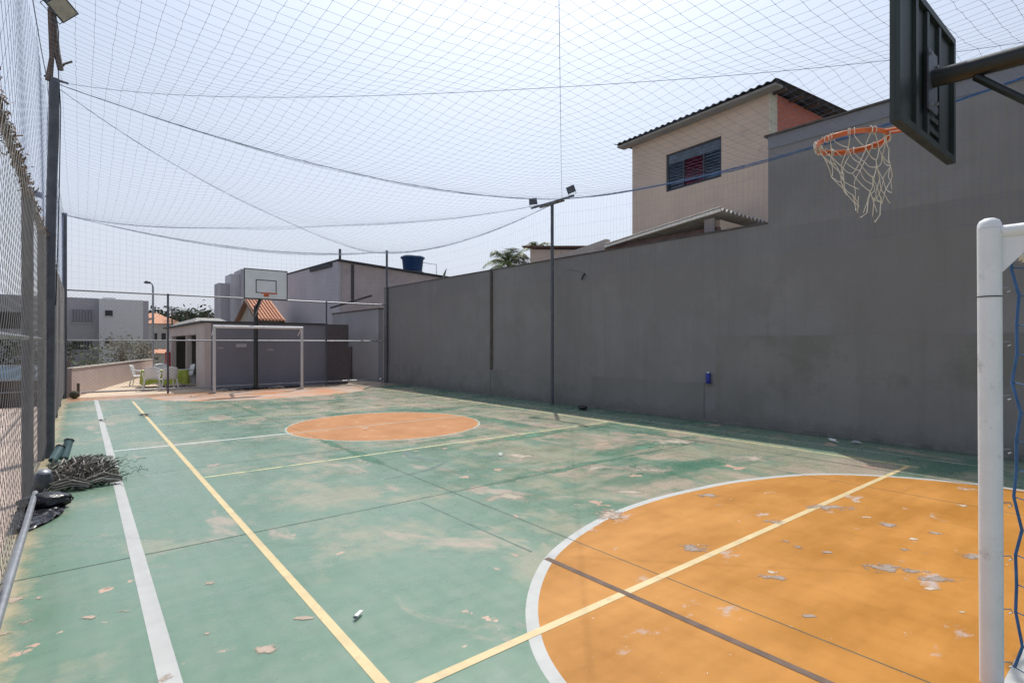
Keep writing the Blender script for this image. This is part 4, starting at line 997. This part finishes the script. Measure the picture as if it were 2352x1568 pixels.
# another block behind left fence
t = thing('far_left_block', 'grey block seen through the left chain link fence', 'building', (0,0,0))
MB().box((-14,40,-.7),(-1.85,52,4.15)).build('wall', M_bldA, t)
for x in (-3.6,-6.2,-9): 
    w = MB().box((x,39.96,2.3),(x+1.1,39.998,3.2)).build('window', M_black, t)
blob_tree('dry_shrub', 'large dry olive shrub against the light grey block', (1.75,37,-.7), 2.4, 1.1, 31, M_leafdry, 'shrub', 1500, .06, flat_=1.0)
blob_tree('dry_shrub', 'smaller dry shrub to the right against the light grey block', (2.75,38,-.7), 2.2, .7, 32, M_leafdry, 'shrub', 900, .06, flat_=1.0)
blob_tree('green_shrub', 'sparse green shrub left of the dry ones behind the pink wall', (.35,34,-.7), 2.1, .9, 33, M_leaf, 'shrub', 260, .07, flat_=.8)
blob_tree('green_shrub', 'small dark shrub right behind the far left pole', (-.55,33,-.7), 2.3, .55, 34, M_leafdark, 'shrub', 220, .06)
blob_tree('green_shrub', 'dark green shrub seen through the left fence above the parked cars', (-1.75,30,-.7), 2.3, .9, 35, M_leafdark, 'shrub', 900, .08, flat_=1.1)

# street lamps
t = thing('street_lamp', 'slim pale street lamp beyond the low pink wall', 'street lamp', (2.92,33.5,-.7))
MB().tube([(0,0,0),(0,0,5.1),(-.03,0,5.25),(-.14,0,5.33)], [.07,.045,.035,.03], 8).build('pole', M_galv, t)
MB().lathe([(0,0),(.12,.01),(.17,.06),(.10,.14),(0,.16)], 12, (-.24,0,5.27)).build('lamp_head', M_steel, t)
t = thing('street_lamp', 'street lamp head leaning out beyond the left fence', 'street lamp', (-.60,20.6,-.50))
MB().tube([(0,0,0),(-.06,0,5.4),(-.08,0,6.05),(-.2,-.1,6.25)], [.06,.045,.03,.025], 8).build('pole', M_galv, t)
MB().hexa([(-.52,-.22,6.22),(-.24,-.22,6.16),(-.24,0,6.16),(-.52,0,6.22)],[(-.46,-.18,6.36),(-.26,-.18,6.30),(-.26,-.04,6.30),(-.46,-.04,6.36)]).build('lamp_head', mat('grey_lamp_head', (.18,.19,.22), .5), t, .01)

# posts/stands beyond the wall
def far_house(x, y, w, d_, h, lab, rh=.8, wall=M_houseW, windows=3):
    t = thing('far_house', lab, 'house', (x,y,-.7), 0)
    MB().box((0,0,0),(w,d_,h)).build('wall', wall, t)
    MB().hexa([(-.3,-.3,h+.002),(w+.3,-.3,h+.002),(w+.3,d_+.3,h+.002),(-.3,d_+.3,h+.002)],[(w*.3,d_*.45,h+rh),(w*.7,d_*.45,h+rh),(w*.7,d_*.55,h+rh),(w*.3,d_*.55,h+rh)]).build('roof', M_terra, t)
    for i in range(windows):
        for z in (h*.55,h*.15): MB().box((.4+i*(w-.6)/windows,-.04,z),(.4+i*(w-.6)/windows+w*.14,-.004,z+h*.2)).build('window', M_black, t)
    return t
far_house(6.1, 75, 3.2, 5, 4.5, 'distant two storey house with a terracotta roof left of the fence post', .8)
far_house(6.3, 82, 2.2, 4, 5.4, 'distant house with a terracotta roof higher on the hill', .7)
far_house(4.75, 58, 2.0, 2, 1.3, 'low distant outbuilding with a sunlit tiled roof', .35, windows=1)
# hill woods
def woods():
    mb = MB(); rnd = random.Random(44)
    for c in range(150):
        x = rnd.uniform(6,30); y = rnd.uniform(86,100); h = 2.4+1.0*math.sin(x*.6)**2+rnd.uniform(0,1.0); r = rnd.uniform(1.0,2.2)
        for k in range(170):
            th_ = rnd.uniform(0,6.28); q = rnd.random()
            p = Vector((x+r*math.cos(th_)*q**.5, y+r*math.sin(th_)*q**.5, h+rnd.gauss(0,.8)+.6*r*(1-q)))
            u = Vector((rnd.gauss(0,1),rnd.gauss(0,1),rnd.gauss(0,.6))).normalized(); v = u.orthogonal().normalized(); l = rnd.uniform(.12,.36)
            mb.add([p-u*l, p+v*l*.6, p+u*l, p-v*l*.6], [(0,1,2,3)])
    return mb
tag(woods().build('far_woods', M_leafdark), kind='stuff')
tag(MB().grid(lambda u,v: (-40+140*u, 88+40*v, -.7+4.0*math.sin(math.pi*min(1,v*.9+.1))**.6*(.6+.4*math.sin(u*7+1))), 40, 8).build('hill', mat('hill_green', (.035,.05,.025), .95, var=.4, scale=.6)), kind='structure')
for i, (x,y,h) in enumerate(((8.3,74,6.0),(9.0,76,5.7),(9.8,74,5.9),(11.3,75,5.1),(11.95,75,5.8))):
    palm('palm_tree', ['tall dark palm just right of the fence post on the skyline','second dark palm on the skyline beside the first','shorter dark palm leaning at the right of the skyline pair','small dark palm near the pale towers','lone spiky palm on the skyline left of the pale towers'][i], (x,y,-.7), h, 20, 1.7, 50+i, M_leafdark, 'palms on the far skyline', detail=10)
# pale tower blocks
t = thing('tower_block', 'pale stepped tower block rising behind the far fence', 'building', (0,0,-.7))
def pz(px,y,z):   # helper: world x on a given y for columns measured on site plan
    return y*((px-1176)*.7804+772.5)/(-(px-1176)*.6252+964.3)
YT = 55
MB().box((pz(502,YT,0),YT,0),(pz(527,YT,0),YT+2,7.7)).build('low_step', M_bldC, t)
MB().box((pz(527,YT,0)+.01,YT-.5,0),(pz(548,YT,0),YT+2,8.55)).build('middle_step', mat('tower_light', (.5,.49,.52),.9,var=.04), t)
MB().box((pz(548,YT,0)+.01,YT-1,0),(pz(600,YT,0),YT+2,9.0)).build('high_step', M_bldC, t)
for px in (499,529,537,544): MB().box((pz(px,YT,0),YT-.56,0.5),(pz(px,YT,0)+.16,YT-.502,7.5)).build('corner_strip', mat('tower_strip', (.45,.44,.46),.8), t)
# tiled gable house
t = thing('tiled_house', 'small house with a terracotta tiled gable roof behind the far backboard', 'house', (0,0,0))
gx, ye, yr, yf_, ze, zr_ = 6.88, 28.3, 30.7, 33.1, 2.72, 3.74
MB().box((gx,ye+.15,-.7),(gx+1.2,yf_-.15,ze-.06)).build('wall', M_shedi, t)
MB().add([(gx+.02,ye+.15,ze-.055),(gx+.02,yf_-.15,ze-.055),(gx+.02,yr,zr_-.05),(gx+.2,ye+.15,ze-.055),(gx+.2,yf_-.15,ze-.055),(gx+.2,yr,zr_-.05)], [(0,2,1),(3,4,5),(0,1,4,3),(0,3,5,2),(1,2,5,4)]).build('gable', M_shedi, t)
for (ya_, za_) in ((ye-.25,ze-.12),(yf_+.45,ze-.22)):
    MB().hexa([(gx-.22,ya_,za_-.13),(gx-.02,ya_,za_-.13),(gx-.02,yr,zr_-.08),(gx-.22,yr,zr_-.08)],[(gx-.22,ya_,za_),(gx-.02,ya_,za_),(gx-.02,yr,zr_+.04),(gx-.22,yr,zr_+.04)]).build('verge', M_tilebrown, t)
rt = MB(); xe = 7.95
for i in range(8):
    x = gx-.1+i*.155
    for (ya_, za_) in ((ye-.25,ze-.06),(yf_+.3,ze-.1)):
        rt.tube([(x,yr,zr_+.06),(x,ya_,za_)], .05, 6, False)
        rt.hexa([(x+.04,yr,zr_-.01),(x+.12,yr,zr_-.01),(x+.12,ya_,za_-.07),(x+.04,ya_,za_-.07)],[(x+.04,yr,zr_+.03),(x+.12,yr,zr_+.03),(x+.12,ya_,za_-.03),(x+.04,ya_,za_-.03)])
rt.build('roof', M_terra, t)
MB().box((xe-.12,ye-.1,-.7),(xe+.02,ye+.1,ze-.1)).build('side_post', M_tilebrown, t)

# ================================================================== LEFT OUTSIDE: CARS, RAIL
def car(loc, rz, paint, label):
    t = thing('parked_car', label, 'car', loc, rz)
    prof = [(-2.0,.35),(-2.02,.62),(-1.75,.80),(-1.0,.88),(-.45,1.32),(.75,1.36),(1.45,.95),(1.95,.88),(2.02,.5),(1.98,.35)]
    mb = MB(); n_ = len(prof)
    vs = [(x,-.82 if z < 1 else -.66,z) for x,z in prof]+[(x,.82 if z < 1 else .66,z) for x,z in prof]
    mb.add(vs, [tuple(range(n_)), tuple(range(2*n_-1,n_-1,-1))]+[(i,n_+i,n_+(i+1)%n_,(i+1)%n_) for i in range(n_)])
    mb.build('body', paint, t, .04)
    MB().add([(-.99,-.62,.92),(-.99,.62,.92),(-.48,.58,1.32),(-.48,-.58,1.32)], [(3,2,1,0)]).build('windscreen', M_glass, t).location = (-.03,0,.02)
    MB().add([(.80,-.58,1.33),(.80,.58,1.33),(1.42,.62,.97),(1.42,-.62,.97)], [(3,2,1,0)]).build('rear_window', M_glass, t).location = (.02,0,.02)
    for s in (-1,1):
        MB().add([(-.8,s*.80,.95),(.9,s*.80,.95),(.65,s*.69,1.29),(-.4,s*.69,1.29)], [(0,1,2,3) if s < 0 else (3,2,1,0)]).build('side_window', M_glass, t).location = (0,s*.012,0)
        MB().box((-2.03,s*.55-.15,.62),(-1.93,s*.55+.15,.74)).build('headlight', M_lampon, t)
        for x in (-1.3,1.3):
            w = MB().tube([(x,s*.66,.32),(x,s*.86,.32)], .32, 18).build('wheel', M_tyre, t); MB().tube([(x,s*.861,.32),(x,s*.87,.32)], .19, 12).build('rim', M_galv, w)
    return t
car((-1.75,24.5,-.60), R(75), M_carL, 'grey car parked outside seen through the left fence')
car((-3.6,24.5,-.60), R(75), M_carD, 'dark red car parked outside at the left edge')
t = thing('parking_wall', 'dark reddish brown low wall between the pavement and the parked cars', 'wall', (0,0,0))
MB().box((-7,17.36,-.65),(-.47,17.46,.58)).build('wall', mat('dark_redbrown_paint', (.07,.045,.045), .8, var=.25), t); MB().box((-7,17.34,.582),(-.47,17.48,.61)).build('coping', M_roofdark, t)
t = thing('guard_rail', 'low pipe railing between the pavement and the parked cars', 'railing', (0,0,0))
for z in (.62,.34): MB().tube([(-6,17.3,z),(-.6,17.3,z)], .018, 8).build('rail', M_galv, t)
for i in range(5): MB().tube([(-6+i*1.32,17.3,-.6),(-6+i*1.32,17.3,.64)], .02, 8).build('post', M_galv, t)

# ================================================================== SMALL LOOSE THINGS
def debris():
    mb = MB(); rnd = random.Random(77)
    def H(x,y):
        e = ((x-.0)/.34)**2+((y-7.75)/.75)**2; return max(0,.13*(1-e))
    for k in range(1500):
        while True:
            x = rnd.uniform(-.34,.33); y = rnd.uniform(7.0,8.6)
            if H(x,y) > .005: break
        z = .012+H(x,y)*rnd.uniform(.4,1.1); a = rnd.uniform(0,6.28); l = rnd.uniform(.015,.06)
        u = Vector((math.cos(a),math.sin(a),rnd.uniform(-.35,.35)))*l; v = Vector((-math.sin(a),math.cos(a),rnd.uniform(-.6,.6)))*l*rnd.uniform(.12,.3); c = Vector((x,y,z))
        w = Vector((0,0,rnd.uniform(-.02,.03)))
        mb.add([c-u, c-u*.3+v+w, c+u*.5+v*.8+w, c+u, c+u*.5-v*.8, c-u*.3-v], [(0,1,5),(1,2,4,5),(2,3,4)], False, 0 if rnd.random() < .86 else 1)
    for k in range(260):
        x = rnd.uniform(-.32,.30); y = rnd.uniform(7.1,8.4); z = .02+H(x,y); a = rnd.uniform(-.6,.6)+(0 if rnd.random() < .6 else 1.5); l = rnd.uniform(.08,.28)
        pts = [Vector((x+math.cos(a)*l*s, y+math.sin(a)*l*s, z+.05*math.sin(s*3)+rnd.uniform(0,.02))) for s in (-.5,-.2,.2,.5)]
        mb.tube(pts, rnd.uniform(.0015,.006), 5, False, True, 0 if rnd.random() < .72 else 1)
    # two rolled dry fronds in front
    for (xa,ya,xb,yb) in ((-.22,7.12,.06,7.02),(.05,7.15,.33,7.12)):
        for q in range(34):
            o = Vector((rnd.uniform(-.03,.03),rnd.uniform(-.04,.04),rnd.uniform(0,.075)))
            mb.tube([Vector((xa,ya,.02))+o, Vector(((xa+xb)/2,(ya+yb)/2,.05))+o*1.2, Vector((xb,yb,.03))+o*.7], rnd.uniform(.002,.007), 5, False, True, 0 if q % 4 else 1)
    return mb
tag(debris().build('debris_heap', [M_dry, M_dryl]), 'heap of dry fronds and rags swept against the left fence', 'debris heap')
def tangle():
    mb = MB(); rnd = random.Random(13)
    for k in range(46):
        p = Vector((rnd.uniform(.0,.28), rnd.uniform(7.3,8.7), .02)); pts = [p]; a = rnd.uniform(0,6.28)
        for i in range(12):
            a += rnd.uniform(-1.1,1.1); p = p+Vector((math.cos(a)*.04, math.sin(a)*.06, 0)); p.z = max(.012, .03+rnd.uniform(-.02,.05)); pts.append(p.copy())
        mb.tube(pts, .0028, 4, False, False)
    return mb
tag(tangle().build('net_tangle', M_grnnet), 'tangled green net scraps beside the heap crossing the white line', 'net scrap')
for (x,y,dv,lab) in ((-.27,8.72,(.32,.75,.62),'teal plastic tube leaning at the left behind the heap'),(-.17,8.80,(.22,.8,.85),'longer teal plastic tube standing up behind the heap')):
    t = thing('plastic_tube', lab, 'tube', (x,y,.05)); t.rotation_euler = Vector(dv).to_track_quat('Z','Y').to_euler()
    L2 = .27 if 'longer' in lab else .22
    MB().tube([(0,0,0),(0,0,L2)], .048, 16, True, False).build('tube_wall', M_teal, t)
    MB().lathe([(.05,L2-.012),(.056,L2-.006),(.056,L2+.004),(.044,L2+.006),(.044,L2-.03)], 16).build('rim', M_blacksteel, t)
# black bag
def bag(name, label, loc, sx, sy, sz, rz, seed):
    def fn(u,v):
        a = 2*math.pi*u; b = math.pi*(v-.5); r = 1+.16*noise.noise(Vector((math.cos(a)*2+seed,math.sin(a)*2,b*2.5)))+.07*noise.noise(Vector((math.cos(a)*6,math.sin(a)*6+seed,b*7)))
        neck = 1-.55*max(0,(math.sin(b)-.55)/.45)
        return (sx*math.sin(b)*r, sy*math.cos(b)*math.cos(a)*r*neck, max(0,sz*(.85+math.cos(b)*math.sin(a)*r)))
    o = MB().grid(fn, 40, 26).build(name, M_bag); o.location = loc; o.rotation_euler = (0,0,rz); return tag(o, label, 'bag')
bag('rubbish_bag', 'shiny black rubbish bag lying by the end of the fence pipe', (-.25,6.45,.008), .19, .12, .075, R(-12), 1)
bag('rubbish_bag', 'small dark rag lying at the foot of the grey wall', (8.86,8.5,.008), .16, .1, .05, R(60), 5)
def film():
    rnd = random.Random(4)
    def fn(u,v):
        y = 5.75+.75*v; xr = -.36+.25*(math.sin(math.pi*min(1,v*.62+.03)))**.8; x = -.44+(xr+.44)*u
        return (x, y, .012+.035*abs(noise.noise(Vector((x*14,y*14,1)))) + .03*(1-u))
    return MB().grid(fn, 26, 40)
tag(film().build('plastic_film', M_bag), 'crumpled black plastic film spread beneath the rubbish bag', 'plastic sheet')
t = thing('dark_pot', 'dark round pot tipped against the fence by the heap', 'pot', (-.33,7.25,.0)); t.rotation_euler = (R(18),R(12),0)
MB().lathe([(0,0),(.06,.0),(.085,.05),(.09,.12),(.075,.18),(.05,.20),(.052,.215),(.035,.215),(.03,.19)], 20).build('pot_body', M_steel, t)
MB().lathe([(.055,.216),(.05,.23),(0,.235)], 16).build('pot_lid', M_galv, t)
# ball
o = MB().lathe([(.11*math.sin(math.pi*i/14), .11-.11*math.cos(math.pi*i/14)) for i in range(15)], 20).build('ball', mat('dull_dark_ball', (.05,.055,.03), .8, var=.4, scale=12)); o.location = (-.14,18.75,0)
tag(o, 'dull dark ball lying by the far left pole', 'ball')
# lighter / chalk
t = thing('cigarette_lighter', 'small white lighter lying on the green floor near the yellow line', 'lighter', (1.19,2.83,.012), R(-52))
MB().box((-.011,-.034,0),(.011,.030,.013)).build('lighter_body', mat('bright_white_plastic', (.85,.85,.83), .3), t, .004)
MB().box((-.009,-.044,.001),(.009,-.0345,.011)).build('lighter_head', M_steel, t)
# leaves / scraps
def scrap(name, loc, s, label, m, seed, cat='leaf'):
    rnd = random.Random(seed); mb = MB()
    for k in range(5):
        c = Vector((rnd.uniform(-s,s)*.5,rnd.uniform(-s,s)*.4,.008+k*.004)); a = rnd.uniform(0,3); u = Vector((math.cos(a),math.sin(a),.15))*s*.6; v = Vector((-math.sin(a),math.cos(a),-.1))*s*.2
        mb.add([c-u, c+v, c+u, c-v+Vector((0,0,.012))], [(0,1,2,3)])
    o = mb.build(name, m); o.location = loc; return tag(o, label, cat)
scrap('dry_leaf', (.33,13.0,.012), .10, 'small dark leaf scrap on the broad white line', M_dry, 1)
scrap('dry_leaf', (1.02,13.35,.014), .15, 'larger dark leaf scrap on the left yellow line', M_blacksteel, 2)
scrap('paper_scrap', (3.85,8.85,.01), .05, 'tiny white paper scrap on the centre circle', M_lampon, 3, 'paper')
scrap('paper_scrap', (8.95,3.35,.01), .12, 'crumpled white plastic scrap at the foot of the tall wall', M_plastic, 4, 'litter')
scrap('paper_scrap', (9.0,3.05,.01), .12, 'second grey plastic scrap at the foot of the tall wall on the right', M_signgrey, 5, 'litter')
scrap('paper_scrap', (4.36,5.7,.01), .05, 'tiny white scrap at the end of the short dark scuff', M_lampon, 6, 'paper')
# loose low hoses of debris behind the far goal
def clutter():
    mb = MB(); rnd = random.Random(8)
    for k in range(70):
        x = rnd.uniform(3.3,5.6); a = rnd.uniform(-.4,.4)
        mb.tube([(x,18.75+rnd.uniform(-.05,.15),.02),(x+.15*math.cos(a),18.8,.03+rnd.random()*.05),(x+.3*math.cos(a),18.75+.1*math.sin(a),.02)], rnd.uniform(.004,.015), 5, False, True, 0 if rnd.random() < .8 else 1)
    return mb
tag(clutter().build('swept_litter', [M_bag, M_dryl]), 'line of dark litter swept under the far fence behind the small goal', 'litter')
